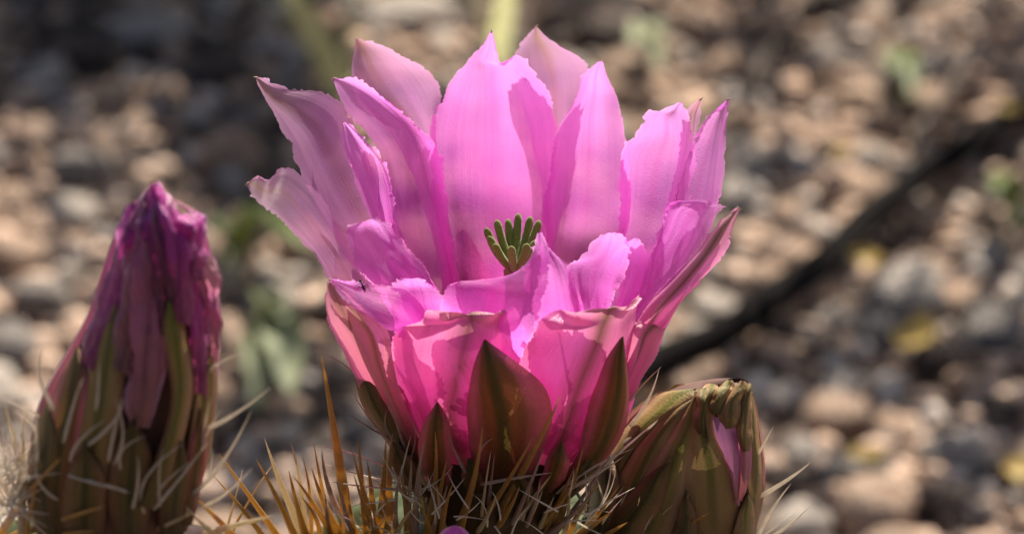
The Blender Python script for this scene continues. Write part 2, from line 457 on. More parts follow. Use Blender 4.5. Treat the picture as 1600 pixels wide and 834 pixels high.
# prominent stones seen in the photo: (px,py,diameter px,colour); brown ones stand in for shade
NAMED = [(240, 60, 120, 'pale'), (310, 180, 75, 'pale'), (255, 160, 80, 'tan'), (180, 165, 90, 'tan'), (215, 205, 60, 'tan'), (85, 235, 95, 'tan'),
 (40, 275, 80, 'tan'), (130, 290, 110, 'grey'), (20, 330, 90, 'tan'), (30, 415, 110, 'tan'), (120, 345, 90, 'pale'), (60, 480, 90, 'grey'), (20, 560, 100, 'grey'),
 (310, 75, 70, 'brown'), (640, 30, 150, 'pale'), (560, 25, 70, 'grey'), (700, 70, 70, 'pale'), (1285, 95, 70, 'pale'), (1185, 250, 80, 'pale'), (1230, 330, 60, 'tan'), (1380, 200, 80, 'tan'),
 (1500, 40, 100, 'tan'), (1420, 130, 90, 'grey'), (1330, 180, 90, 'tan'), (1450, 350, 90, 'tan'), (1540, 400, 90, 'pale'), (1120, 480, 80, 'pale'), (1090, 400, 60, 'tan'), (1400, 500, 170, 'grey'), (1370, 545, 100, 'grey'),
 (1540, 540, 120, 'grey'), (1300, 560, 80, 'brown'), (1210, 570, 90, 'tan'), (1300, 660, 120, 'tan'), (1395, 680, 90, 'tan'), (1490, 720, 110, 'grey'), (1260, 720, 90, 'grey'), (1330, 750, 110, 'grey'),
 (1470, 800, 110, 'brown'), (1420, 770, 70, 'tan'), (1560, 650, 70, 'brown'), (1590, 480, 80, 'grey'), (1500, 470, 90, 'tan'), (1250, 430, 90, 'tan'), (1560, 230, 80, 'tan'), (1180, 60, 90, 'tan'), (1100, 60, 100, 'tan'), (1040, 110, 80, 'tan'),
 (380, 420, 70, 'tan'), (430, 470, 100, 'pale'), (480, 530, 80, 'tan'), (370, 600, 80, 'tan'), (400, 740, 60, 'grey'), (560, 690, 70, 'grey'), (1000, 40, 80, 'brown'), (960, 130, 70, 'tan')]
GS = 1.22 * 36 / FOC / 1600
for (px, py, dpx, c) in NAMED:
    g = ground_at(px, py)
    k = (g - CAMP).length / 1.22
    put_stone(g.x, g.y, dpx * GS * k / 2 * 1.05, c, .42 if c == 'pale' else None)
def shade_zone(g):  # dark stones favoured here, their colour deepens the shade
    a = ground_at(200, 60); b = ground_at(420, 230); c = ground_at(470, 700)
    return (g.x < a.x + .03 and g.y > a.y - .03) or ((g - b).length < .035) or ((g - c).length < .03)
tries = 0
while len(placed) < 290 and tries < 30000:
    tries += 1
    g = ground_at(random.uniform(-120, 1720), random.uniform(-90, 900))
    r = random.uniform(.0055, .010) if len(placed) > 130 else random.uniform(.008, .0145)
    if all((g.x - a) ** 2 + (g.y - b) ** 2 > (.80 * (r + q)) ** 2 for a, b, q in placed):
        put_stone(g.x, g.y, r, random.choices(['tan', 'grey', 'pale', 'brown'], [1, 3, .3, 5] if shade_zone(g) else [5, 1.2, 2.8, 1.2])[0])
# small gravel that nobody could count, with the same stones further out
def gravel(name, cname, n, rmin, rmax, seed, label):
    rnd = random.Random(seed); V = []; F = []
    protos = []
    for k in range(4):
        bm = stone_mesh(k + seed * 5, 1); bm.verts.ensure_lookup_table()
        protos.append(([v.co.copy() for v in bm.verts], [[v.index for v in f.verts] for f in bm.faces])); bm.free()
    for k in range(n):
        if rnd.random() < .75: g = ground_at(rnd.uniform(-150, 1750), rnd.uniform(-120, 920)); x, y = g.x, g.y
        else: x, y = rnd.uniform(-.5, .5), rnd.uniform(-.15, 1.3)
        pv, pf = rnd.choice(protos); r = rnd.uniform(rmin, rmax)
        R = Matrix.Rotation(rnd.uniform(0, 6.28), 3, 'Z') @ Matrix.Rotation(rnd.uniform(-.5, .5), 3, 'X')
        b = len(V); z = gz(x, y) + r * .25
        for v in pv: V.append(Vector((x, y, z)) + R @ Vector((v.x * r * 1.15, v.y * r, v.z * r * .65)))
        for f in pf: F.append([i + b for i in f])
    tag(mesh(name, V, F, STM[cname]), label, 'gravel', None, 'stuff')
gravel('gravel', 'tan', 1500, .0020, .0064, 3, 'fine tan gravel scattered between the pebbles')
gravel('gravel', 'grey', 700, .0020, .0058, 4, 'fine grey gravel scattered between the pebbles')
gravel('gravel', 'pale', 500, .0020, .0060, 5, 'fine whitish gravel scattered between the pebbles')
gravel('gravel', 'brown', 1500, .0020, .0060, 6, 'fine dark brown gravel scattered between the pebbles')

# dark branch and twigs lying on the ground
M['bark'] = simple('dark_bark', (.010, .008, .008), .95, nscale=260, col2=(.006, .005, .005), bumpd=.001, spec=.08)
M['drybark'] = simple('dry_twig', (.10, .075, .06), .85, nscale=300, bumpd=.0006)
def stick(name, pxs, r0, r1, mat, label, cat, lift=.6, seed=0):
    P = []
    for k, (a, b) in enumerate(pxs):
        r = r0 + (r1 - r0) * k / (len(pxs) - 1); g = ground_at(a, b, z=.009 + r * lift)
        P.append(g)
    T = [0.]
    for k in range(1, len(P)): T.append(T[-1] + (P[k] - P[k - 1]).length)
    n = 60; pts = []; rad = []
    for k in range(n + 1):
        p = herm(P, T, T[-1] * k / n); q = k / n
        p += Vector((noise.noise(Vector((q * 9, seed, 1))), noise.noise(Vector((q * 9, seed, 5))), .5 * noise.noise(Vector((q * 9, seed, 9))))) * r0 * .35
        pts.append(p); rad.append((r0 + (r1 - r0) * q) * (1 + .18 * noise.noise(Vector((q * 22, seed, 3)))))
    v, f = tube_mesh(pts, rad, 12)
    return tag(mesh(name, v, f, M[mat]), label, cat)
stick('fallen_branch', [(930, 625), (1020, 570), (1140, 512), (1220, 458), (1300, 393), (1400, 305), (1480, 245), (1600, 172), (1720, 105)], .0054, .0044, 'bark',
      'long blackened branch lying diagonally across the gravel', 'branch', seed=2)
stick('twig', [(1425, 235), (1470, 160), (1520, 80), (1560, 10)], .0016, .0010, 'drybark', 'thin dark twig lying just above the blackened branch', 'twig', seed=4)
stick('twig', [(1170, 130), (1230, 40), (1290, -30)], .0022, .0018, 'drybark', 'short dark twig lying on the gravel beyond the flower', 'twig', seed=7)

# ------------------------------------------------------------------ bits of green on the ground
M['grass'] = simple('grass_blade', (.46, .46, .24), .55, .5, (.58, .58, .30), nscale=60)
M['weed'] = simple('weed_leaf', (.14, .20, .055), .5, .4, (.30, .36, .08), nscale=120)
M['sageleaf'] = simple('sage_leaf', (.36, .40, .22), .6, .35, None, nscale=120)
M['yellow'] = simple('yellow_petal', (.74, .53, .16), .5, .4, None, nscale=200)
def blade_mesh(base, mid, tip, width, side, n=14):
    V = []; F = []
    for k in range(n + 1):
        t = k / n; p = bez(base, mid, tip, t); wd = width * (1 - t ** 3) * (.6 + .4 * min(1, t * 5)) / 2
        V += [p - side * wd, p + Vector((0, 0, -wd * .35)) , p + side * wd]
    for k in range(n):
        for j in range(2):
            a = k * 3 + j; F.append((a, a + 1, a + 4, a + 3))
    return V, F
def grass(p0, p1, h0, h1, width, label, extra=()):
    """a tuft: one broad blade plus side blades, rooted on the ground"""
    a = ground_at(*p0); a.z = gz(a.x, a.y) - .002
    b = ground_at(*p1, z=h1)
    r = empty('grass_tuft', a, label, 'grass')
    m = (a + b) / 2 + Vector((0, 0, .015))
    v, f = blade_mesh(a, m, b, width, Vector((.9, .2, .1)).normalized()); mesh('blade', v, f, M['grass'], r)
    for dx, dy, hh, wd in extra:
        t = b + Vector((dx, dy, hh)); v, f = blade_mesh(a, (a + t) / 2 + Vector((0, 0, .02)), t, wd, Vector((.8, .5, 0)).normalized()); mesh('blade', v, f, M['grass'], r)
grass((540, 150), (425, -40), 0, .075, .0095, 'broad pale green grass blade leaning over dark ground', [(.03, .03, .02, .002), (-.03, .03, .0, .0015)])
grass((778, 110), (800, -40), 0, .04, .0075, 'pale upright grass blade standing behind the tallest petals', [(-.03, .03, .02, .0018)])
def leaf_mesh(base, tip, width, up, n=10, m=4):
    V = []; F = []; d = tip - base; side = d.cross(up).normalized(); nn = side.cross(d).normalized()
    for k in range(n + 1):
        t = k / n; wd = width / 2 * math.sin(math.pi * min(.97, .06 + .9 * t)) ** .8
        for j in range(m + 1):
            s = -1 + 2 * j / m
            V.append(base + d * t + side * wd * s + nn * (d.length * .16 * math.sin(math.pi * t) - wd * .35 * (1 - s * s)))
    for k in range(n):
        for j in range(m):
            a = k * (m + 1) + j; F.append((a, a + 1, a + m + 2, a + m + 1))
    return V, F
def weed(px, py, leaves, label, mat='weed', height=.012):
    a = ground_at(px, py); a.z = gz(a.x, a.y)
    r = empty('weed', a, label, 'weed')
    top = a + Vector((0, 0, height)); v, f = tube_mesh([a - Vector((0, 0, .003)), a + Vector((.001, 0, height * .5)), top], [.0012, .001, .0008], 6); mesh('stem', v, f, M[mat], r)
    for (lx, ly, z, wd) in leaves:
        tip = ground_at(lx, ly, z=z)
        v, f = leaf_mesh(a + Vector((0, 0, height * .7)), tip, wd, Vector((0, 0, 1))); mesh('leaf', v, f, M[mat], r)
weed(390, 395, [(335, 365, .02, .010), (450, 372, .026, .011), (410, 350, .03, .008), (480, 385, .02, .009), (360, 420, .012, .007)], 'low green weed with spreading leaves between bud and open flower')
weed(425, 560, [(455, 610, .022, .014), (395, 500, .02, .010), (450, 500, .03, .009), (380, 570, .018, .008), (400, 640, .016, .011), (470, 560, .024, .010), (415, 455, .035, .010)], 'pale green leafy weed on ground left of the open flower', 'sageleaf', .016)
weed(1010, 95, [(990, 70, .02, .008), (1025, 55, .022, .009), (1030, 105, .016, .007)], 'small pale green weed behind the right-hand petals', 'sageleaf', .012)
weed(1570, 330, [(1555, 300, .02, .008), (1590, 290, .022, .008), (1590, 350, .016, .007)], 'small green weed beside the blackened branch', 'weed', .012)
weed(1410, 130, [(1390, 110, .02, .008), (1425, 150, .016, .007)], 'tiny green sprout on the gravel above the branch', 'weed', .010)
for px, py, sz in [(1350, 475, .012), (1425, 610, .016), (1350, 780, .011), (1590, 800, .013), (1310, 295, .008), (1575, 240, .009), (1440, 575, .008), (1228, 8, .010)]:
    g = ground_at(px, py); z = gz(g.x, g.y) + .014
    V = []; F = []; n = 7; th = random.uniform(0, 6.28)
    for k in range(n + 1):
        for j in range(n + 1):
            s = -1 + 2 * j / n; t = -1 + 2 * k / n; rr = max(abs(s), abs(t)) / max(1e-6, math.hypot(s, t)) if (s or t) else 0
            x, y = s * rr * sz * .5, t * rr * sz * .38
            V.append(Vector((g.x + x * math.cos(th) - y * math.sin(th), g.y + x * math.sin(th) + y * math.cos(th), z + (s * s + t * t) * sz * .16 + .0006 * noise.noise(Vector((s * 3, t * 3, px))))))
    for k in range(n):
        for j in range(n):
            a = k * (n + 1) + j; F.append((a, a + 1, a + n + 2, a + n + 1))
    tag(mesh('fallen_petal', V, F, M['yellow']), 'small yellow dried petal lying on the gravel', 'petal', 'yellow dried petals on the gravel')

# unseen shrubs added beyond the frame to cast dark patches on the ground
M['shrubleaf'] = simple('shrub_leaf', (.07, .09, .035), .6, .15, None, nscale=50)
def shrub(name, label, targets, hmin, hmax, foot, n_leaf, spread, seed):
    """crown stands where the sun must pass it to shade the ground targets (px,py)"""
    rnd = random.Random(seed)
    r = empty(name, Vector((foot[0], foot[1], 0)), label, 'shrub')
    V = []; F = []; cents = []
    for (px, py, wgt, sp) in targets:
        g = ground_at(px, py); h = rnd.uniform(hmin, hmax)
        c = g + SUNV * (h / SUNV.z); cents.append(c)
        for k in range(int(n_leaf * wgt)):
            p = c + Vector((rnd.gauss(0, sp), rnd.gauss(0, sp), rnd.gauss(0, sp * .5)))
            d = Vector((rnd.gauss(0, 1), rnd.gauss(0, 1), rnd.gauss(0, .5))).normalized(); q = d.orthogonal().normalized()
            L = rnd.uniform(.010, .02); W = L * .45; b = len(V)
            V += [p, p + d * L * .5 + q * W * .5, p + d * L, p + d * L * .5 - q * W * .5]; F.append((b, b + 1, b + 2, b + 3))
    o = mesh('foliage', V, F, M['shrubleaf'], r, smooth=False); o['kind'] = 'stuff'
    base = Vector((foot[0], foot[1], -.01))
    for c in cents:
        mid = (base + c) / 2 + Vector((rnd.gauss(0, .02), rnd.gauss(0, .02), .05))
        v, f = tube_mesh([bez(base, mid, c, k / 10) for k in range(11)], [.006 * (1 - .75 * k / 10) for k in range(11)], 7)
        mesh('branch', v, f, M['drybark'], r)
shrub('shade_shrub', 'dense unseen shrub added to shade the ground behind the wilted bud', [(60, 40, 1.6, .022), (150, 60, 1.2, .016), (20, 140, 1.2, .02), (330, 20, .8, .014), (360, 110, 1.2, .014), (395, 200, 1.0, .013), (400, 290, .8, .011), (380, 60, .8, .012), (100, -60, 2, .03), (280, -70, 2, .03)],
      .10, .17, (-.12, 1.42), 700, .02, 5)
shrub('shade_shrub', 'loose unseen shrub added to shade the ground behind the tallest petals', [(900, 10, .8, .012), (870, 60, .4, .010), (1150, 110, .5, .010), (1200, 90, .3, .007), (1255, 125, .25, .005), (1565, 40, .3, .006), (1320, 20, .2, .006), (1170, 290, .3, .006), (1230, 265, .3, .006), (1450, 120, .2, .006), (1560, 110, .2, .005), (1000, -60, 1.2, .02), (850, -80, 1.2, .02)], .12, .18, (.12, 1.50), 240, .02, 9)

shrub('shade_shrub', 'open unseen shrub added to shade the gravel beyond the olive bud', [(1230, 600, .22, .007), (1310, 610, .25, .007), (1480, 800, .3, .009), (1560, 620, .3, .009), (1580, 690, .3, .008), (1450, 640, .15, .006), (1260, 790, .18, .007), (1160, 640, .2, .007), (1380, 600, .12, .006), (1600, 560, .2, .008), (1540, 760, .25, .008)], .15, .20, (.36, 1.15), 220, .02, 21)
shrub('shade_shrub', 'spindly unseen shrub added to shade the ground between wilted bud and flower', [(480, 640, .4, .010), (560, 720, .3, .010), (440, 700, .35, .010), (400, 330, 1.1, .012), (430, 250, 1.2, .012), (480, 330, .6, .009), (430, 170, 1.1, .012), (450, 110, .8, .010), (520, 600, .25, .009), (370, 790, .3, .01)], .16, .21, (-.34, 1.2), 220, .02, 23)
# ================================================================== CACTUS STEMS
def stem_body(cx, cy, ztop, R, ribs, seed):
    V = []; F = []; prof = []
    for k in range(15):
        a = k / 14 * math.pi / 2
        prof.append((R * math.sin(a) ** .9, ztop - R * 1.15 * (1 - math.cos(a))))
    for k in range(1, 16):
        z = ztop - R * 1.15 - (ztop - R * 1.15 + .01) * k / 15
        prof.append((R * (1 - .12 * (k / 15) ** 2), z))
    n = ribs * 12
    for (r, z) in prof:
        for j in range(n):
            a = 2 * math.pi * j / n
            rr = r * (1 + .10 * math.cos(a * ribs + seed) * min(1, r / R * 1.5) + .02 * noise.noise(Vector((math.cos(a) * 2, math.sin(a) * 2, z * 60 + seed))))
            V.append(Vector((cx + rr * math.cos(a), cy + rr * math.sin(a), z)))
    for k in range(len(prof) - 1):
        for j in range(n):
            j2 = (j + 1) % n; F.append((k * n + j, (k + 1) * n + j, (k + 1) * n + j2, k * n + j2))
    return V, F
def spine_proto(bend, sides=7, n=10, seed=0):
    pts = [Vector((bend * (k / n) ** 2 + .004 * noise.noise(Vector((k * .6, seed, 0))), .004 * noise.noise(Vector((k * .6, seed, 4))), k / n)) for k in range(n + 1)]
    me = bpy.data.meshes.new('spine')
    verts = []; faces = []
    for k in range(n + 1):
        t = k / n; r = (1 - t) ** .75 * (1.0 if t > .06 else .7 + 5 * t) + .03
        for j in range(sides):
            a = 2 * math.pi * j / sides
            verts.append((pts[k].x, pts[k].y, pts[k].z, r * math.cos(a), r * math.sin(a)))
    return verts, n, sides
def spine_obj(name, a, b, r, mat, parent, bend=None, seed=0, sides=7, n=10):
    """tapered needle from a to b (world), bend is a sideways offset in world units"""
    d = b - a; off = root_loc(parent)
    if bend is None: bend = Vector((0, 0, 0))
    pts = []; rad = []
    for k in range(n + 1):
        t = k / n
        pts.append(a + d * t + bend * (4 * t * (1 - t)) - off)
        rad.append(r * ((1 - t) ** .8 * (1.0 if t > .08 else .75 + 3 * t) + .035))
    v, f = tube_mesh(pts, rad, sides)
    me = bpy.data.meshes.new(name); me.from_pydata([tuple(p) for p in v], [], f); me.shade_smooth(); me.materials.append(M[mat])
    o = bpy.data.objects.new(name, me); COL.objects.link(o); o.parent = parent
    return o

cz = at(740, 792, 0).z
MAINC = at(740, 792, 0); LEFTC = at(150, 838, -50); 
cactus = empty('hedgehog_cactus', Vector((MAINC.x, 0, 0)), 'clump of ribbed green cactus stems bristling with amber spines', 'cactus')
V1, F1 = stem_body(MAINC.x, 0.004, MAINC.z, .034, 11, .4)
mesh('stem', V1, F1, M['stem'], cactus)
V2, F2 = stem_body(LEFTC.x, -.048, LEFTC.z, .030, 10, 1.1)
mesh('stem', V2, F2, M['stem'], cactus)
bvh1 = BVHTree.FromPolygons(V1, F1); bvh2 = BVHTree.FromPolygons(V2, F2)
def stem_hit(px, py):
    best = None
    for b in (bvh1, bvh2):
        loc, nrm, idx, dist = b.ray_cast(CAMP, ray(px, py).normalized())
        if loc is not None and (best is None or dist < best[1]): best = (loc, dist)
    return best[0] if best else None

# traced spines on the stems: base px, tip px, tip depth (mm), radius mm, material
TR = [((548, 850), (502, 555), -30, .75, 'sp_amber'), ((475, 834), (413, 683), -22, .50, 'sp_ivory'),
 ((430, 834), (342, 709), -30, .48, 'sp_amber'), ((458, 834), (400, 716), -26, .48, 'sp_amber'), ((402, 834), (335, 744), -34, .45, 'sp_amber'),
 ((478, 834), (451, 734), -28, .48, 'sp_amber'), ((532, 834), (487, 730), -25, .45, 'sp_amber'), ((548, 834), (503, 700), -32, .45, 'sp_grey'),
 ((571, 834), (559, 679), -22, .45, 'sp_amber'), ((582, 834), (573, 718), -20, .5, 'sp_amber'), ((592, 834), (603, 684), -24, .5, 'sp_amber'),
 ((615, 834), (613, 677), -20, .55, 'sp_amber'), ((635, 834), (643, 716), -30, .42, 'sp_grey'), ((649, 834), (663, 688), -34, .45, 'sp_grey'),
 ((665, 834), (680, 674), -28, .5, 'sp_amber'), ((677, 834), (698, 720), -24, .5, 'sp_amber'), ((711, 834), (754, 667), -33, .5, 'sp_amber'),
 ((756, 834), (877, 616), -34, .55, 'sp_amber'), ((735, 834), (832, 684), -32, .45, 'sp_amber'), ((794, 834), (860, 743), -30, .4, 'sp_ivory'),
 ((904, 834), (957, 798), -22, .45, 'sp_amber'), ((930, 845), (981, 815), -20, .4, 'sp_amber'), ((770, 834), (812, 760), -32, .42, 'sp_amber'),
 ((720, 840), (735, 790), -32, .35, 'sp_amber'), ((560, 834), (545, 760), -20, .35, 'sp_amber'), ((600, 840), (590, 750), -26, .45, 'sp_amber'),
 ((500, 838), (470, 775), -22, .35, 'sp_amber'), ((515, 838), (508, 770), -18, .35, 'sp_grey'), ((690, 838), (707, 755), -30, .42, 'sp_amber'),
 ((640, 838), (628, 740), -24, .4, 'sp_amber'), ((530, 838), (535, 765), -16, .35, 'sp_amber'), ((680, 838), (660, 775), -30, .32, 'sp_amber'),
 ((830, 838), (905, 745), -26, .4, 'sp_amber'), ((850, 838), (930, 765), -24, .38, 'sp_grey'), ((880, 838), (890, 770), -24, .35, 'sp_ivory'), ((1055, 838), (1110, 800), -20, .42, 'sp_amber'),
 ((1010, 840), (1050, 790), -18, .3, 'sp_ivory'), ((990, 838), (1000, 775), -18, .3, 'sp_ivory'),
 ((455, 834), (495, 845), -20, .3, 'sp_amber'), ((585, 836), (560, 800), -26, .3, 'sp_amber'), ((620, 836), (650, 790), -30, .3, 'sp_ivory'), ((740, 838), (775, 775), -32, .35, 'sp_ivory')]
# left stem
TR += [((0, 838), (95, 715), -72, .5, 'sp_amber'), ((20, 838), (165, 790), -75, .5, 'sp_amber'), ((-20, 740), (40, 640), -60, .45, 'sp_ivory'), ((-30, 700), (20, 665), -58, .45, 'sp_ivory'),
 ((320, 834), (430, 805), -62, .42, 'sp_ivory'), ((215, 834), (300, 800), -70, .35, 'sp_ivory'), ((350, 850), (290, 790), -60, .4, 'sp_ivory'), ((-10, 650), (5, 620), -58, .35, 'sp_ivory'),
 ((-20, 800), (60, 740), -66, .4, 'sp_amber'), ((60, 838), (150, 830), -76, .35, 'sp_amber'), ((365, 838), (300, 770), -56, .4, 'sp_amber')]
rt = random.Random(77)
for k in range(26):
    bx = rt.uniform(470, 900); L_ = rt.uniform(60, 150); lean = (bx - 660) / 240 * .5 + rt.gauss(0, .18)
    TR.append(((bx, 838), (bx + L_ * lean, 838 - L_), rt.uniform(-34, -20), rt.uniform(.26, .42), rt.choice(['sp_amber', 'sp_amber', 'sp_amber', 'sp_ivory', 'sp_grey'])))
rs = random.Random(31)
for k, ((bx, by), (tx, ty), Yt, r, m) in enumerate(TR):
    tip = at(tx, ty, Yt); base = None
    dx, dy = bx - tx, by - ty
    for q in range(0, 60):
        s = 1 + q * .04
        h = stem_hit(tx + dx * s, ty + dy * s)
        if h is not None: base = h; break
    if base is None:
        target = bvh1 if bx > 330 else bvh2
        base = target.find_nearest(at(bx, by, Yt + 6))[0]
    dn = (base - tip).normalized()
    spine_obj('spine', base + dn * .001, tip, r * 1.5 * MM, m, cactus, Vector((rs.gauss(0, .0004), rs.gauss(0, .0004), 0)))

# procedural clusters over both stems (areoles + spines)
def clusters(Vs, bvh, cx, cy, ztop, R, ribs, seed, parent):
    rnd = random.Random(seed); V = []; F = []; AV = []; AF = []
    for j in range(ribs):
        a0 = (2 * math.pi * j - seed_off[seed]) / ribs
        for i in range(2, 15):
            if i < 3:
                ang = .45 + i * .42; rr = R * math.sin(ang) * 1.02; z = ztop - R * 1.15 * (1 - math.cos(ang))
                nd = Vector((math.cos(a0) * math.sin(ang), math.sin(a0) * math.sin(ang), math.cos(ang)))
            else:
                z = ztop - R * 1.15 - (i - 3) * .0145 - .004; nd = Vector((math.cos(a0), math.sin(a0), .15)).normalized(); rr = R
            if z < .01: continue
            p0 = Vector((cx + rr * math.cos(a0), cy + rr * math.sin(a0), z))
            h = bvh.find_nearest(p0)[0]
            v, f = tube_mesh([h - nd * .001, h + nd * .0006, h + nd * .0012], [.0022, .002, .0008], 8); b = len(AV); AV += v; AF += [[q + b for q in g] for g in f]
            for s in range(9):
                th = 2 * math.pi * s / 9 + rnd.uniform(-.2, .2); q1 = nd.orthogonal().normalized(); q2 = nd.cross(q1)
                cen = s >= 7
                d = (nd * (rnd.uniform(1.0, 2.0) if cen else rnd.uniform(.15, .5)) + (q1 * math.cos(th) + q2 * math.sin(th)) * (.4 if cen else 1)).normalized()
                if i < 2: d = (d + nd).normalized()
                L = rnd.uniform(.014, .022) if cen else rnd.uniform(.008, .014)
                e = h + d * L; bb = Vector((rnd.gauss(0, 1), rnd.gauss(0, 1), rnd.gauss(0, 1))) * L * .03
                v, f = tube_mesh([h + d * L * t + bb * 4 * t * (1 - t) for t in (0, .2, .5, .8, 1)], [(.00036 if cen else .0002) * x for x in (1, .95, .65, .3, .03)], 5)
                b = len(V); V += v; F += [[q + b for q in g] for g in f]
    o = mesh('areole', AV, AF, M['areole'], parent); o['kind'] = 'stuff'
    o = mesh('spine_cluster', V, F, M['sp_amber'], parent); o['kind'] = 'stuff'
seed_off = {1: .4, 2: 1.1}
clusters(V1, bvh1, MAINC.x, .004, MAINC.z, .034, 11, 1, cactus)
clusters(V2, bvh2, LEFTC.x, -.048, LEFTC.z, .030, 10, 2, cactus)

# glassy fine radial bristles round the foot of the flower, thick enough to be a tangle
def fibres(name, specs, mat, parent, seed, label=None):
    rnd = random.Random(seed); V = []; F = []
    for (px, py, Y, n, sx, sy, sY, lmin, lmax, ang, angs) in specs:
        for k in range(n):
            a = at(px + rnd.gauss(0, sx), py + rnd.gauss(0, sy), Y + rnd.gauss(0, sY))
            th = ang + rnd.gauss(0, angs); d = Vector((math.cos(th), rnd.gauss(0, .4), math.sin(th))).normalized(); L = rnd.uniform(lmin, lmax) * MM
            c = Vector((rnd.gauss(0, 1), rnd.gauss(0, 1), rnd.gauss(0, 1))) * L * .09
            v, f = tube_mesh([bez(a, a + d * L * .5 + c, a + d * L, t / 7) for t in range(8)], [.00015 * x for x in (1, 1, .95, .85, .7, .55, .35, .1)], 5)
            b = len(V); V += v; F += [[q + b for q in g] for g in f]
    o = mesh(name, V, F, M[mat], parent); o['kind'] = 'stuff'
    return o
fibres('bristle', [(640, 775, -17, 15, 16, 26, 3, 5, 10, 1.7, .7), (690, 800, -22, 8, 26, 14, 4, 4, 8, 1.6, .9), (820, 812, -22, 6, 40, 10, 4, 4, 8, 1.4, .9),
                   (912, 800, -16, 14, 22, 18, 4, 5, 10, 1.5, .8), (590, 820, -15, 14, 20, 14, 5, 4, 8, 1.6, .7)], 'sp_glass', cactus, 12)
fibres('wool', [(15, 770, -58, 90, 12, 26, 4, 4, 9, 1.5, 1.2)], 'sp_white', cactus, 14)

# ================================================================== OPEN FLOWER
fl = empty('cactus_flower', at(778, 800, 0), 'open pink cactus flower with ragged translucent petals and green stigma', 'flower')
# receptacle tube
tc_ = at(779, 668, 0); tb_ = at(770, 812, 0)
V = []; F = []; n = 72; K = 16
for k in range(K + 1):
    t = k / K; c = tc_.lerp(tb_, t); r = (13.6 - 3.4 * t ** 1.8) * MM
    if t > .9: r *= 1 - (t - .9) * 1.2
    for j in range(n):
        a = 2 * math.pi * j / n
        bump = .05 * math.sin(a * 9 + t * 5) * math.sin(t * 9) + .02 * noise.noise(Vector((a * 3, t * 8, 1)))
        V.append(c + Vector((math.cos(a), math.sin(a), 0)) * r * (1 + bump))
for k in range(K):
    for j in range(n):
        j2 = (j + 1) % n; F.append((k * n + j, (k + 1) * n + j, (k + 1) * n + j2, k * n + j2))
F.append(tuple(K * n + j for j in range(n)))
mesh('receptacle', V, F, M['tube'], fl)

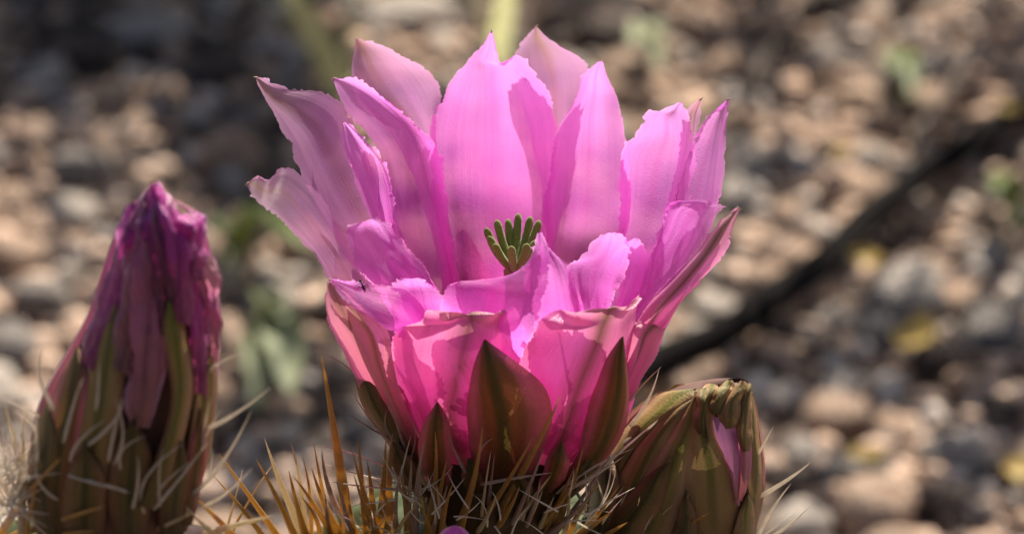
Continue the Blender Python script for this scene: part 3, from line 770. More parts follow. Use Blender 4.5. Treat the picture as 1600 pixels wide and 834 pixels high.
PET = [
 # back ring
 ('petal_pale', [(837,41,839,41,34,35,34),(818,60,862,60,34.5,36,34),(800,85,905,86,34,36,32),(800,120,922,108,33,35.5,31),(828,200,908,200,31,33,29),(848,320,882,320,26,28,24),(840,450,860,450,19,21,17),(800,580,860,580,12,13,11)]),
 ('petal_pale', [(556,60,560,60,30,30,30),(555,85,612,76,24,30,30,567,80),(554,120,668,106,21,30,29,582,112),(558,150,691,135,20,29,27,600,142),(602,205,684,188,20,27,25),(655,315,692,308,17,22,21),(695,450,718,450,12,16,15),(700,585,750,575,7,10,11)]),
 ('petal', [(766,50,770,50,27,27,27),(746,79,780,82,27,28,27),(731,94,785,101,26.5,28.5,27.5),(712,115,807,83,26.3,29,27,768,106),(698,134,833,106,26,29.2,26.6,768,128),(684,156,857,136,25.8,29.5,26,770,154),(672,205,869,192,25,29,25.5,771,204),(675,300,867,300,22,26.5,22.5,772,304),(695,400,860,400,17,21.5,18),(715,500,850,500,12,17,13.5),(735,570,838,567,9,11.5,10)]),
 ('petal_pale', [(1094,155,1097,155,14,14,14),(1074,172,1092,178,14,14.5,14),(1070,205,1087,212,13,14,13),(1050,300,1080,300,11,12,10),(1000,420,1040,420,7,8,6),(900,600,920,605,3,3,2)]),
 ('petal', [(936,95,941,95,24,24,24),(915,115,948,115,24,25,23.5),(900,145,958,145,24,26,22),(876,185,968,185,23,26,20),(861,235,979,238,22,25,18),(852,300,986,300,19,22.5,15),(848,360,982,360,16,19.5,12),(850,420,945,420,13,15,10),(840,570,890,580,9,9,6)]),
 ('petal', [(1060,161,1065,160,13,13,13),(1036,174,1070,172,14.5,14,12.5),(1011,177,1075,190,15.5,14.5,12),(1002,205,1083,212,16,15,11),(974,232,1086,260,16.5,15,10),(966,300,1075,310,15.5,13,8),(964,380,1050,380,12.5,9.5,5),(970,450,1020,460,8,5.5,1),(890,600,912,615,4,2,-1)]),
 ('petal', [(1135,156,1140,153,6,6,6),(1108,180,1137,182,8,6.5,4),(1084,214,1134,220,8.5,6,2),(1064,270,1128,275,7.5,4.5,0),(1045,330,1122,325,5.5,2.5,-2),(1030,400,1080,400,3,.5,-3),(1000,470,1030,475,1,-1.5,-4),(900,610,915,620,1,0,-2)]),
 # left
 ('petal_pale', [(399,122,402,120,8,8,8),(411,148,420,130,5,8,9),(420,172,448,138,3.5,8.5,11),(436,208,500,144,2,9,14),(452,236,540,166,1,9.5,16.5),(472,272,560,210,0,9,17),(500,330,600,300,-1,7.5,15),(545,400,640,390,-1,5,12),(610,500,680,490,-1,3,8),(660,620,690,590,-2,1,5)]),
 ('petal', [(519,123,523,121,14,14,14),(529,148,556,129,10,14.5,16),(547,178,600,150,8.5,15.5,18,566,158),(570,203,642,184,8,16,20,598,188),(589,234,681,225,7.5,16,20,626,222),(598,290,701,300,7,14.5,19),(615,360,708,370,6,12.5,16),(645,440,715,450,4,9.5,13),(680,590,725,575,1,6,9)]),
 ('petal', [(535,193,540,190,4,4,4),(536,222,570,216,1.5,5,6),(545,260,600,250,.5,5.5,7),(560,300,613,292,-.5,4.5,7),(578,345,618,345,-1,4,6),(610,420,645,420,-1,3,5),(670,605,690,595,-1,1,4)]),
 ('petal_pale', [(386,289,389,284,-10,-10,-10),(393,303,402,273,-12,-10,-8),(408,321,422,279,-13.5,-10,-7),(422,332,440,264,-14,-10,-6),(447,353,480,288,-15,-10,-4),(478,385,512,330,-15,-9,-3),(505,425,548,390,-14,-8,-2),(535,480,590,460,-12,-6,-1),(590,560,630,545,-9,-5,-1),(655,635,675,610,-6,-3,0)]),
 # right
 ('petal', [(1116,315,1126,320,-6,-6,-6),(1078,311,1124,328,-3,-6,-9),(1044,314,1110,350,-1,-5,-11),(1028,350,1086,395,-.5,-5,-11),(1015,400,1048,440,-.5,-5,-10),(995,455,1012,482,-1,-5,-9),(900,620,914,630,-1,-2,-4)]),
 ('petal_outer', [(1152,326,1157,325,-12,-12,-12),(1122,348,1149,348,-12.5,-13.5,-13),(1082,396,1136,386,-13.5,-15.5,-14.5),(1042,438,1100,437,-14.5,-17,-15.5),(1006,478,1064,478,-15,-18,-16),(985,522,1038,515,-14,-17,-15),(955,590,1004,585,-11,-13.5,-11),(890,660,918,665,-6,-7,-5)]),
 # front inner
 ('petal', [(557,349,585,341,-7,-7,-6),(536,362,604,352,-9,-7,-5),(545,387,622,373,-10.5,-7.5,-5),(560,415,645,398,-11.5,-8.5,-6),(580,445,672,425,-11.5,-9,-6),(600,475,692,458,-10.5,-9,-6),(630,540,705,520,-8,-7,-4),(690,630,730,625,-6,-6,-5)]),
 ('petal', [(628,435,657,433,-14,-14,-14),(608,452,682,446,-15,-13.5,-13),(605,476,693,470,-17,-14.5,-14),(615,500,700,500,-17,-15.5,-15),(640,560,710,560,-14,-13,-12),(700,650,740,650,-9,-9,-9)]),
 ('petal', [(514,438,518,435,-20,-20,-20),(530,456,560,441,-21,-18.5,-17),(560,481,600,447,-22,-18.5,-15),(592,502,640,455,-22,-18.5,-14),(616,517,672,482,-21,-18.5,-13),(640,550,690,530,-17,-15,-11),(690,650,725,645,-9,-9,-8)]),
 ('petal', [(948,364,962,363,-10,-10,-10),(926,381,982,374,-11.5,-8.5,-9),(908,404,986,393,-12.5,-8.5,-8),(890,414,977,425,-13.5,-9.5,-8),(893,440,964,450,-13.5,-10.5,-9),(903,490,950,500,-13,-12,-10),(860,650,880,645,-9,-8,-7)]),
 ('petal', [(846,378,856,385,-12,-12,-12),(844,410,885,415,-12,-13,-13),(842,450,902,448,-13,-14,-14),(838,500,912,490,-14,-15,-14),(830,560,900,550,-13,-14,-13),(820,660,860,655,-9,-10,-9)]),
 ('petal', [(840,364,847,363,-13,-13,-13),(830,396,859,392,-13,-14.5,-14),(800,423,858,420,-13,-16,-16),(742,436,855,450,-13.5,-17.5,-19),(700,441,847,480,-14,-18.5,-21),(690,470,836,515,-15,-19.5,-22),(700,520,817,555,-15,-19.5,-21),(715,600,800,620,-13,-16,-16),(735,670,800,675,-11,-12,-11)]),
 ('petal', [(990,372,996,372,-2,-2,-2),(955,395,1012,400,-3,-1,-3),(940,430,1008,440,-5,-2,-5),(925,490,985,495,-6,-4,-7),(870,620,905,630,-5,-5,-5)]),
 # front outer
 ('petal_dusky', [(511,441,516,440,-15,-15,-15),(509,470,548,463,-15,-17,-17),(511,500,572,490,-15,-18,-19),(525,535,592,525,-15,-18,-19),(550,580,610,570,-14,-17,-18),(590,640,640,630,-11,-13.5,-14.5),(640,700,680,700,-6,-9,-10)]),
 ('petal_outer', [(1042,500,1047,503,-14,-14,-14),(988,505,1033,528,-18,-18,-15),(975,560,1014,572,-18.5,-18,-14),(960,610,994,610,-16,-16,-12),(940,660,970,660,-13,-13,-10),(890,700,915,700,-8,-8,-6)]),
 ('petal_outer', [(731,489,740,488,-26,-27,-26),(690,495,768,486,-27,-28,-22,737,490),(650,494,800,480,-21.5,-28.5,-24,736,497),(622,510,818,502,-23,-28,-19,733,508),(609,530,826,515,-20.5,-27.5,-20,729,526),(609,560,824,530,-20,-27,-19.5,722,555),(618,605,808,575,-18,-24.5,-19,712,600),(638,650,815,640,-15,-20,-16.5,703,655),(690,730,822,735,-11,-13,-12,730,735)]),
 ('petal_outer', [(948,482,960,480,-25,-25.5,-25),(898,489,984,474,-25.5,-26.5,-20,953,482),(868,484,1003,461,-20,-26.5,-20,948,497),(846,499,1000,478,-22,-26.5,-17,942,512),(838,515,996,498,-20,-26,-17.5,936,530),(811,550,982,545,-19,-25,-17,915,575),(815,610,965,620,-17,-22,-15,895,630),(820,680,935,690,-14,-17,-12,875,690),(820,735,890,735,-12,-13,-10,850,735)]),
]
for k, (m, rows) in enumerate(PET):
    outer = m in ('petal_outer', 'petal_dusky')
    if m == 'petal_outer': rows = [(*r[:4], r[4] * .88, r[5] * .86, r[6] * .88, *r[7:]) for r in rows]
    if rows[0][0] == 840: rows = [(*r[:4], r[4] - 2.2, r[5] - 1.6, r[6] - 2.2) if q < 6 else r for q, r in enumerate(rows)]
    petal('petal', rows, m, fl, ns=26, nt_=150, serr=1.4 if outer else 2.6, wav=1.1 if outer else .85, pleat=.08 if outer else .11)
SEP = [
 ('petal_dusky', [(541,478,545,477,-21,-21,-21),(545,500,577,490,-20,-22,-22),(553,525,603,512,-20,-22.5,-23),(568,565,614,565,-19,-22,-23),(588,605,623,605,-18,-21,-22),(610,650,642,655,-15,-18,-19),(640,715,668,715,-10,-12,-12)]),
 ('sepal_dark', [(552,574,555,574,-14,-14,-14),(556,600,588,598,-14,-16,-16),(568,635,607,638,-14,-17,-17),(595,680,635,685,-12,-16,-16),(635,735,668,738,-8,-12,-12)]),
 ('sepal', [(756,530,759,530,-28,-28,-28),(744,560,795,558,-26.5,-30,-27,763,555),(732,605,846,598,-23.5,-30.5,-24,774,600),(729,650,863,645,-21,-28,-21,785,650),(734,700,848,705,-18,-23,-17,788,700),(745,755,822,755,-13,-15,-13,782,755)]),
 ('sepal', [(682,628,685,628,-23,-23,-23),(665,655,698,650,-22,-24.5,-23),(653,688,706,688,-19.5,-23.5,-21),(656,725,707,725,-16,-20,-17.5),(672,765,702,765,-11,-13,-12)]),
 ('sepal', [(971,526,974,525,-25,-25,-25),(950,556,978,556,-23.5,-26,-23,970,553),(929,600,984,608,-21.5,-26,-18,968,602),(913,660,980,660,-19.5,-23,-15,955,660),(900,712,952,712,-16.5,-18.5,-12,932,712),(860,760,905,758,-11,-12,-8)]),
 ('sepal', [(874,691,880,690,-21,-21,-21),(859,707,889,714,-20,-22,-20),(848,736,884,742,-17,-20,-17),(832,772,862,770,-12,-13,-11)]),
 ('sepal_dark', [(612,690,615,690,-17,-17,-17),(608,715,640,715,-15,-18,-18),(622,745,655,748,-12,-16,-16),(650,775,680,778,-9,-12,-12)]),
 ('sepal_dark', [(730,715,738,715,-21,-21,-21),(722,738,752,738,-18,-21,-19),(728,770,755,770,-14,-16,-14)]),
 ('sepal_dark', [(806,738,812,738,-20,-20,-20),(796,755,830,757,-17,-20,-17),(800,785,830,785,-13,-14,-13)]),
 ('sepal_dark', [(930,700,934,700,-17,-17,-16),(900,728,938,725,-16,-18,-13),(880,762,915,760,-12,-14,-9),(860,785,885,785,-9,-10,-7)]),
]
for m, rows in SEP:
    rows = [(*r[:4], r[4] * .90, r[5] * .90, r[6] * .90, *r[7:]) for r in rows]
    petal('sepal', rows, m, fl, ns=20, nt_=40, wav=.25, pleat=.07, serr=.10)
# back sepals so the flower is whole from the side
for a in range(6):
    th = math.radians(20 + 28 * a)
    b0 = tc_ + Vector((math.cos(th) * .013, math.sin(th) * .013, -.004)); tp = tc_ + Vector((math.cos(th) * .024, math.sin(th) * .024, .020 + .003 * (a % 2)))
    side = Vector((-math.sin(th), math.cos(th), 0)); mid = (b0 + tp) / 2 + Vector((math.cos(th), math.sin(th), 0)) * .003
    def f(t, b0=b0, tp=tp, mid=mid, side=side):
        c = bez(tp, mid, b0, t); wdt = .0055 * math.sin(math.pi * min(1, .02 + t * .75)) ** .8
        o = (c - tc_); o.z = 0; o = o.normalized() * wdt * .4
        return c - side * wdt - o, c, c + side * wdt - o
    SEED[0] += 1
    surf('sepal', f, .03, 'sepal', fl, 14, 24, .2, .05, .08, 1, SEED[0] * 7.7)

# pistil
sb = at(804, 424, -1); sbase = at(795, 640, 1)
pi_ = None
pts = [sbase.lerp(sb, k / 8) for k in range(9)]
v, f = tube_mesh(pts, [.0013] * 7 + [.0013, .0017], 14)
pistil = mesh('pistil', v, f, M['style'], fl)
LOBES = [(759, 356, 1), (776, 343, 3.5), (794, 342, 5), (810, 333, 5.5), (829, 338, 4.5), (843, 344, 3), (764, 369, -1.5), (773, 381, -3.5), (799, 385, -5), (824, 381, -4.5), (837, 376, -2)]
for k, (x, y, Y) in enumerate(LOBES):
    tip = at(x, y, Y); out = (tip - sb); mid = sb + out * .5 + Vector((out.x, out.y, 0)) * .18 - Vector((0, 0, .0006))
    pts = []; rad = []
    for t in [q / 14 for q in range(12)] + [.83, .86, .89, .92, .945, .965, .98, .99, .997, 1.0]:
        pts.append(bez(sb, mid, tip, t))
        r = .00044 + .00018 * min(1, t * 2.2)
        if t > .86: r *= math.sqrt(max(.004, 1 - ((t - .86) / .14) ** 2))
        rad.append(r)
    v, f = tube_mesh(pts, rad, 14)
    vv = []
    for i, p in enumerate(v):
        c = pts[i // 14]; d = (p - c)
        vv.append(c + d * (1 + .09 * noise.noise(p * 4200)))
    mesh('stigma_lobe', vv, f, M['stigma'], pistil)
# spines from the floral areoles
FS = [((727, 737), -20, (701, 677), -24, .22, 'sp_grey'), ((745, 737), -21, (771, 684), -25, .22, 'sp_grey'), ((752, 756), -19, (862, 738), -26, .24, 'sp_white'),
 ((636, 712), -14, (550, 612), -22, .22, 'sp_grey'), ((634, 705), -14, (605, 640), -21, .22, 'sp_grey'), ((636, 710), -14, (598, 600), -24, .20, 'sp_grey'), ((880, 768), -14, (975, 712), -24, .26, 'sp_white'),
 ((870, 770), -14, (990, 700), -20, .22, 'sp_white'), ((905, 760), -12, (1028, 655), -18, .28, 'sp_white'), ((930, 715), -12, (1033, 573), -12, .30, 'sp_ivory'), ((640, 752), -12, (495, 696), -14, .2, 'sp_white'), ((650, 765), -12, (495, 748), -16, .18, 'sp_white'),
 ((645, 758), -12, (500, 722), -10, .16, 'sp_white'), ((900, 765), -12, (955, 800), -18, .2, 'sp_white'), ((620, 690), -13, (540, 640), -18, .15, 'sp_grey'), ((640, 720), -14, (645, 660), -22, .15, 'sp_grey'), ((560, 590), -14, (500, 552), -18, .1, 'sp_grey')]
for (b, Yb, t, Yt, r, m) in FS:
    spine_obj('spine', at(*b, Yb * .92), at(*t, Yt), r * 1.35 * MM, m, fl, Vector((rs.gauss(0, .0006), 0, rs.gauss(0, .0006))))
# tiny points at petal tips
for (x, y, Y, dx, dy) in [(400, 121, 8, -5, -1), (521, 123, 14, -5, 2), (557, 61, 30, -3, -3), (768, 50, 27, 1, -4), (838, 41, 34.5, 4, -2), (938, 95, 24, 3, -2), (1138, 155, 6, 6, -2), (1095, 155, 14, 4, -3), (386, 287, -10, -4, 4), (1154, 325, -12, 6, 3), (735, 489, -23, -3, -4), (953, 481, -22, 2, -2), (515, 437, -20, -4, 1)]:
    spine_obj('petal_point', at(x - dx * .5, y - dy * .5, Y), at(x + dx, y + dy, Y), .00016, 'frost', fl, n=4)

# tiny bristly insect on the left petal
ins = at(566, 446, -22.5)
root = empty('insect', ins, 'tiny dark bristly insect clinging to a front left petal', 'insect')
a = at(562, 436, -22.2); b = at(571, 456, -22.6)
v, f = tube_mesh([a.lerp(b, k / 8) for k in range(9)], [.00008, .00018, .00016, .00010, .00017, .00021, .0002, .00014, .00004], 8); mesh('body', v, f, M['debris'], root)
for k in range(6):
    p = a.lerp(b, .25 + .1 * k); s = 1 if k % 2 else -1
    q = p + Vector((s * .0006, -.0001, .00025)); e = q + Vector((s * .0003, 0, -.0004))
    v, f = tube_mesh([p, q, e], [.00006, .00005, .00003], 5); mesh('leg', v, f, M['debris'], root)

# ================================================================== BUDS
class Bud:
    def __init__(s, prof, Y0, depth=.9):
        s.p = prof; s.Y0 = Y0; s.dep = depth
    def lr(s, y):
        P = s.p
        if y <= P[0][0]: return P[0][1], P[0][2]
        for a, b in zip(P, P[1:]):
            if y <= b[0]:
                t = (y - a[0]) / (b[0] - a[0]); t2 = t
                return a[1] + (b[1] - a[1]) * t2, a[2] + (b[2] - a[2]) * t2
        return P[-1][1], P[-1][2]
    def Y(s, x, y, lift=0):
        l, r = s.lr(y); c = (l + r) / 2; h = (r - l) / 2
        pxmm = (DIST + s.Y0 * MM * math.cos(PITCH)) * KPX / MM
        q = max(0., 1 - ((x - c) / h) ** 2)
        return s.Y0 - s.dep * h * pxmm * math.sqrt(q) - lift
    def core(s, mat, parent, name='core'):
        V = []; F = []; n = 48; y0 = s.p[0][0]; y1 = s.p[-1][0]; K = 40
        for k in range(K + 1):
            y = y0 + (y1 - y0) * k / K; l, r = s.lr(y); c = (l + r) / 2; h = (r - l) / 2 * .93
            pc = at(c, y, s.Y0); ex = at(c + h, y, s.Y0) - pc; ey = Vector((0, ex.length * s.dep, 0))
            for j in range(n):
                a = 2 * math.pi * j / n; V.append(pc + (ex * math.cos(a) + ey * math.sin(a)) * (1 + .05 * noise.noise(Vector((a * 2, y * .02, 4)))))
        for k in range(K):
            for j in range(n):
                j2 = (j + 1) % n; F.append((k * n + j, k * n + j2, (k + 1) * n + j2, (k + 1) * n + j))
        F.append(tuple(range(n))); F.append(tuple(K * n + j for j in range(n - 1, -1, -1)))
        return mesh(name, V, F, M[mat], parent)
    def strip(s, name, rows, mat, parent, lift=1.0, bulge=1.2, **kw):
        R = []
        for k, r in enumerate(rows):
            cx, cy = (r[0] + r[2]) / 2, (r[1] + r[3]) / 2
            R.append((r[0], r[1], r[2], r[3], s.Y(r[0], r[1], lift - bulge * .5), s.Y(cx, cy, lift + bulge * .5), s.Y(r[2], r[3], lift - bulge * .5)))
        kw.setdefault('ns', 18); kw.setdefault('nt_', 44)
        return petal(name, R, mat, parent, **kw)

# ---- wilted bud on the left
LB = Bud([(286, 236, 246), (304, 222, 262), (320, 208, 274), (334, 199, 300), (352, 189, 317), (400, 172, 326), (450, 155, 334), (500, 137, 338), (550, 110, 338), (600, 82, 336), (650, 60, 333), (700, 48, 327), (750, 42, 315), (800, 46, 302), (860, 62, 288)], -52)
lb = empty('cactus_bud', at(180, 850, -52), 'wilted purple cactus bud with crumpled closed petals', 'bud')
LB.core('budcore', lb)
crk = dict(wav=1.3, pleat=.4, serr=.7, ns=26, nt_=90, crump=.5)
S = LB.strip
S('petal', [(200, 322, 225, 312), (186, 365, 222, 350), (165, 420, 210, 420), (148, 470, 198, 480), (135, 515, 180, 530), (118, 560, 160, 590)], 'wilt_purple', lb, 1.2, 1.5, **crk)
S('petal', [(226, 300, 232, 296), (205, 335, 240, 325), (196, 380, 238, 390), (192, 430, 225, 450), (185, 500, 215, 520), (170, 570, 205, 590)], 'wilt_rose', lb, 2.0, 1.0, **crk)
S('petal', [(238, 287, 246, 287), (218, 312, 262, 312), (212, 345, 275, 345), (225, 395, 285, 400), (235, 450, 288, 460), (240, 520, 285, 530)], 'wilt_dark', lb, 2.6, 2.0, **crk)
S('petal', [(236, 288, 244, 286), (230, 305, 256, 300), (240, 330, 280, 325), (250, 370, 300, 370), (260, 430, 300, 440), (265, 500, 305, 510)], 'wilt_purple', lb, 3.6, 2.0, **crk)
S('petal', [(288, 335, 312, 330), (280, 350, 320, 350), (286, 375, 318, 375), (292, 410, 318, 410), (296, 440, 318, 440)], 'wilt_purple', lb, 2.8, 2.5, wav=1.2, pleat=.4, serr=.5, ns=24, nt_=70, crump=.7)
S('petal', [(262, 352, 290, 345), (258, 380, 300, 380), (270, 420, 312, 420), (285, 470, 322, 470), (296, 540, 328, 545), (298, 610, 326, 620)], 'wilt_purple', lb, 2.0, 1.8, **crk)
S('petal', [(306, 405, 330, 400), (304, 425, 336, 425), (312, 460, 342, 460), (322, 500, 342, 500), (326, 540, 339, 545)], 'wilt_pale', lb, 1.6, .8, wav=1.0, pleat=.35, serr=.8, ns=24, nt_=70, crump=.7)
S('petal', [(222, 378, 232, 376), (206, 420, 255, 415), (203, 500, 262, 490), (198, 570, 258, 560), (196, 630, 250, 620), (205, 668, 232, 668)], 'wilt_rose', lb, 2.4, 2.4, **crk)
S('petal', [(262, 470, 268, 468), (252, 500, 284, 488), (258, 550, 296, 540), (264, 610, 300, 605), (256, 670, 290, 665), (236, 730, 272, 730), (210, 790, 245, 795)], 'sepal_green', lb, 3.0, 2.2, wav=.5, pleat=.2, serr=.1)
S('petal', [(330, 556, 334, 556), (312, 590, 338, 590), (303, 640, 337, 650), (294, 700, 330, 705), (282, 770, 312, 770), (265, 830, 292, 830)], 'sepal_tan', lb, 1.6, 1.2, wav=.4, pleat=.15, serr=.1)
S('sepal', [(180, 470, 186, 470), (152, 520, 195, 520), (130, 580, 196, 590), (115, 650, 190, 660), (110, 730, 175, 740), (120, 800, 165, 810)], 'sepal_tan', lb, 1.2, 1.5, wav=.3, pleat=.12, serr=.08)
S('sepal', [(118, 540, 122, 540), (92, 590, 140, 585), (70, 650, 135, 650), (58, 710, 125, 720), (60, 780, 115, 790), (80, 850, 120, 850)], 'sepal', lb, 1.4, 1.5, wav=.3, pleat=.12, serr=.08)
S('sepal', [(72, 630, 76, 630), (50, 680, 95, 675), (42, 740, 95, 740), (50, 800, 90, 810), (75, 850, 100, 850)], 'sepal_dark', lb, 1.8, 1.5, wav=.2, pleat=.1, serr=.06)
S('sepal', [(206, 655, 210, 655), (180, 700, 235, 700), (168, 750, 240, 755), (172, 810, 232, 815), (185, 860, 225, 860)], 'sepal_dark', lb, 2.4, 1.8, wav=.2, pleat=.1, serr=.06)
S('sepal', [(282, 690, 286, 690), (262, 730, 300, 730), (250, 780, 298, 780), (248, 840, 285, 845)], 'sepal_dark', lb, 2.6, 1.5, wav=.2, pleat=.1, serr=.06)
S('sepal', [(130, 690, 134, 690), (105, 735, 162, 735), (98, 790, 165, 795), (108, 855, 160, 855)], 'sepal_dark', lb, 2.8, 1.6, wav=.2, pleat=.1, serr=.06)
S('sepal', [(312, 640, 316, 640), (298, 690, 326, 690), (290, 750, 316, 755), (280, 820, 300, 820)], 'sepal', lb, 2.2, 1.2, wav=.2, pleat=.1, serr=.06)
for k in range(5):     # hidden back of the bud is wrapped as well
    th = math.radians(25 + 32 * k); p1 = at(180, 840, -52); p0 = at(245, 330, -52)
    def f(t, th=th, p0=p0, p1=p1):
        y = 320 + 520 * t; l, r = LB.lr(y); c = at((l + r) / 2, y, -52); R = (at(r, y, -52) - c).length * 1.02
        def q(a, k=1.0): return c + Vector((math.cos(a), math.sin(a) * .95, 0)) * R * k
        dw = .38 * math.sin(math.pi * min(.95, .05 + t * .9)) ** .7
        return q(th - dw), q(th, 1.06), q(th + dw)
    SEED[0] += 1; surf('petal', f, .05, 'wilt_rose', lb, 12, 30, .5, .2, .1, 1, SEED[0] * 5.1)
LS = [((330, 580), (385, 548), .22), ((325, 668), (423, 605), .30), ((312, 765), (393, 640), .26), ((290, 800), (345, 640), .24), ((305, 790), (330, 620), .22), ((85, 640), (66, 540), .26), ((100, 690), (130, 590), .26),
 ((130, 700), (190, 620), .24), ((170, 720), (190, 625), .26), ((178, 725), (178, 620), .2), ((205, 800), (215, 710), .26), ((225, 800), (290, 690), .28), ((240, 795), (325, 690), .28), ((108, 742), (205, 770), .28), ((205, 770), (165, 755), .2),
 ((60, 720), (62, 620), .26), ((55, 690), (20, 640), .22), ((232, 790), (300, 720), .22), ((110, 720), (165, 655), .24), ((300, 770), (330, 700), .26), ((320, 790), (395, 730), .26), ((60, 650), (0, 620), .2), ((150, 640), (155, 560), .2), ((90, 780), (60, 700), .22), ((250, 790), (255, 700), .2), ((190, 735), (230, 680), .2)]
for k, (b, t, r) in enumerate(LS):
    Yb = LB.Y(b[0], b[1], 2.6); Yt = LB.Y(t[0], t[1], 6.0) - 1.0
    bend = Vector((rs.gauss(0, .0007), -.0003, rs.gauss(0, .0006)))
    spine_obj('spine', at(b[0], b[1], Yb), at(t[0], t[1], Yt), r * 1.2 * MM, 'sp_white', lb, bend)

# ---- closed olive bud on the right
RB = Bud([(598, 1128, 1172), (606, 1082, 1174), (620, 1036, 1176), (650, 996, 1180), (680, 966, 1185), (720, 942, 1189), (760, 926, 1190), (800, 918, 1186), (860, 912, 1176)], 2, .8)
rb = empty('cactus_bud', at(1045, 850, 2), 'closed olive and brown cactus bud with a sliver of pink petal', 'bud')
RB.core('budcore', rb)
S = RB.strip
fine = dict(wav=.3, pleat=.10, serr=.10)
S('sepal', [(1080, 607, 1090, 607), (1035, 613, 1092, 616), (1002, 640, 1075, 634), (975, 668, 1040, 660), (955, 700, 1000, 695), (930, 760, 965, 760)], 'sepal_green', rb, .2, 2.0, **fine)
S('sepal', [(1082, 622, 1088, 620), (1045, 645, 1078, 640), (1005, 685, 1050, 685), (975, 730, 1025, 740), (945, 800, 995, 810), (930, 850, 970, 850)], 'sepal_tan', rb, .8, .8, **fine)
S('sepal', [(1082, 622, 1090, 618), (1060, 660, 1095, 655), (1030, 705, 1085, 710), (1000, 760, 1070, 775), (970, 850, 1040, 850)], 'sepal_green', rb, 1.4, 1.0, **fine)
S('sepal', [(1085, 612, 1110, 606), (1076, 640, 1115, 640), (1072, 670, 1125, 680), (1068, 720, 1150, 730), (1072, 780, 1155, 790), (1085, 850, 1150, 850)], 'sepal_tan', rb, 1.8, 1.4, **fine)
S('sepal', [(1092, 607, 1112, 603), (1088, 625, 1108, 622), (1096, 650, 1108, 655), (1104, 678, 1108, 692)], 'sepal_green', rb, 3.2, 1.2, **fine)
S('petal', [(1114, 652, 1150, 648), (1118, 680, 1156, 678), (1130, 710, 1158, 710), (1142, 750, 1158, 750), (1150, 788, 1156, 790)], 'bud_pink', rb, 2.9, 1.0, **fine)
S('petal', [(1155, 612, 1172, 610), (1152, 660, 1174, 655), (1150, 700, 1174, 700), (1150, 740, 1172, 745), (1150, 775, 1160, 785)], 'petal_dusky', rb, 3.0, 1.2, **fine)
S('sepal', [(1166, 600, 1173, 600), (1168, 630, 1181, 640), (1172, 690, 1188, 690), (1170, 750, 1191, 750), (1164, 800, 1187, 800), (1150, 850, 1176, 850)], 'sepal_tan', rb, 1.8, .8, **fine)
for (xt, yt, wt, xb, yb, wb, l, m_) in [(1114, 603, 16, 1096, 672, 24, 3.2, 'sepal_green'), (1140, 597, 15, 1119, 642, 30, 3.8, 'sepal_green'), (1160, 598, 12, 1141, 664, 32, 4.3, 'sepal_tan'), (1172, 602, 8, 1164, 700, 20, 4.0, 'sepal_tan')]:
    S('petal', [(xt - wt * .3, yt - 4, xt + wt * .3, yt - 3), (xt - wt, yt + 6, xt + wt * .6, yt + 5), ((xt + xb) / 2 - wb * .75, (yt + yb) / 2, (xt + xb) / 2 + wb * .35, (yt + yb) / 2 - 4), (xb - wb * .5, yb - 8, xb + wb * .5, yb - 6), (xb - wb * .2, yb + 6, xb + wb * .3, yb + 4)], m_, rb, l, 1.8, ns=16, nt_=40, wav=.5, pleat=.2, serr=.7)
S('sepal', [(1048, 717, 1052, 716), (1015, 738, 1046, 740), (985, 770, 1035, 785), (955, 805, 1010, 825), (930, 855, 990, 860)], 'sepal_dark', rb, 3.0, 1.8, **fine)
S('sepal', [(1071, 765, 1074, 765), (1060, 795, 1085, 798), (1050, 850, 1092, 850)], 'sepal_dark', rb, 3.4, 1.4, **fine)
S('sepal', [(1167, 772, 1170, 772), (1156, 795, 1178, 795), (1148, 825, 1180, 825), (1140, 858, 1176, 858)], 'sepal_green', rb, 3.0, 1.6, **fine)
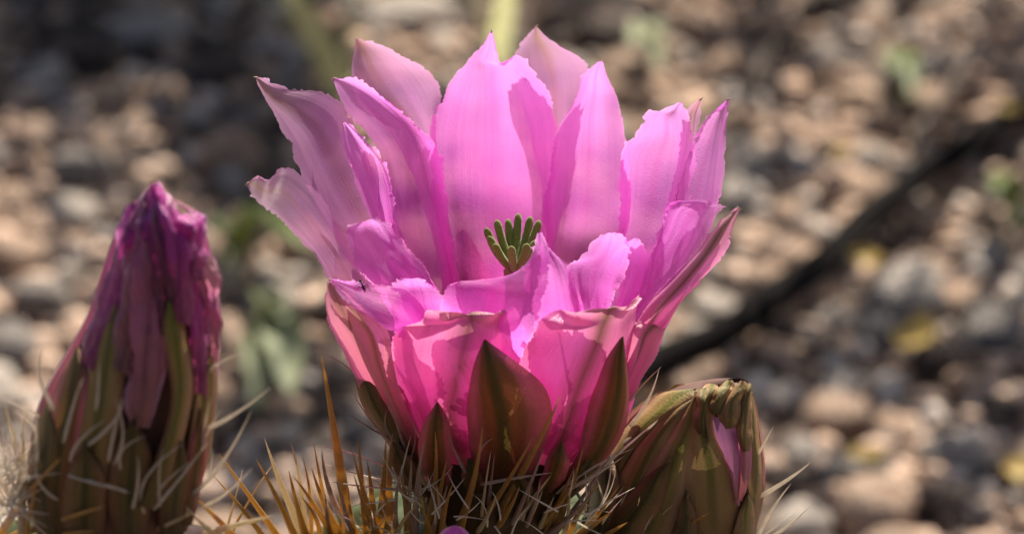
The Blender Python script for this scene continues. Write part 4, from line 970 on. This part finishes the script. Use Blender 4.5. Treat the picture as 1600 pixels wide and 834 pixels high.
S('sepal', [(950, 705, 954, 705), (930, 745, 965, 745), (918, 800, 960, 800), (915, 855, 950, 855)], 'sepal_dark', rb, 2.6, 1.4, **fine)
for k in range(5):
    th = math.radians(20 + 34 * k)
    def f(t, th=th):
        y = 626 + 228 * t; l, r = RB.lr(y); c = at((l + r) / 2, y, 2); R = (at(r, y, 2) - c).length * 1.02
        def q(a, k=1.0): return c + Vector((math.cos(a), math.sin(a) * .85, 0)) * R * k
        dw = .42 * math.sin(math.pi * min(.95, .08 + t * .9)) ** .7
        return q(th - dw), q(th, 1.06), q(th + dw)
    SEED[0] += 1; surf('sepal', f, .03, 'sepal', rb, 12, 26, .3, .1, .1, 1, SEED[0] * 5.1)
RS = [((1184, 710), (1209, 665), .20), ((1188, 775), (1266, 722), .28), ((1182, 842), (1236, 755), .26), ((1180, 852), (1269, 786), .26), ((985, 665), (1030, 575), .26), ((975, 690), (1028, 656), .22), ((1060, 838), (1078, 770), .18), ((1000, 845), (1022, 800), .2), ((1178, 850), (1245, 800), .15), ((948, 800), (930, 740), .2), ((955, 830), (985, 760), .2)]
for b, t, r in RS:
    spine_obj('spine', at(b[0], b[1], RB.Y(b[0], b[1], 1)), at(t[0], t[1], RB.Y(b[0], b[1], 4)), r * 1.35 * MM, 'sp_white', rb, Vector((rs.gauss(0, .0004), 0, rs.gauss(0, .0004))))

# ---- pink tip of a low bud just breaking into view at the bottom
PB = Bud([(822, 706, 716), (830, 690, 730), (845, 676, 744), (880, 664, 756), (930, 668, 752), (980, 690, 735)], -40, 1.0)
pb = empty('cactus_bud', at(711, 975, -40), 'small pink bud tip poking up among the amber spines', 'bud')
PB.core('wilt_pale', pb)
for rows in ([(709, 821, 713, 821), (694, 834, 722, 834), (684, 860, 730, 860), (680, 920, 730, 920), (690, 975, 720, 975)], [(704, 824, 708, 824), (680, 845, 705, 845), (668, 880, 700, 880), (672, 930, 700, 930)], [(716, 824, 720, 825), (718, 845, 742, 845), (720, 880, 754, 880), (722, 930, 748, 930)]):
    PB.strip('petal', rows, 'petal', pb, 1.0, 1.0, wav=.3, pleat=.1, serr=.1)
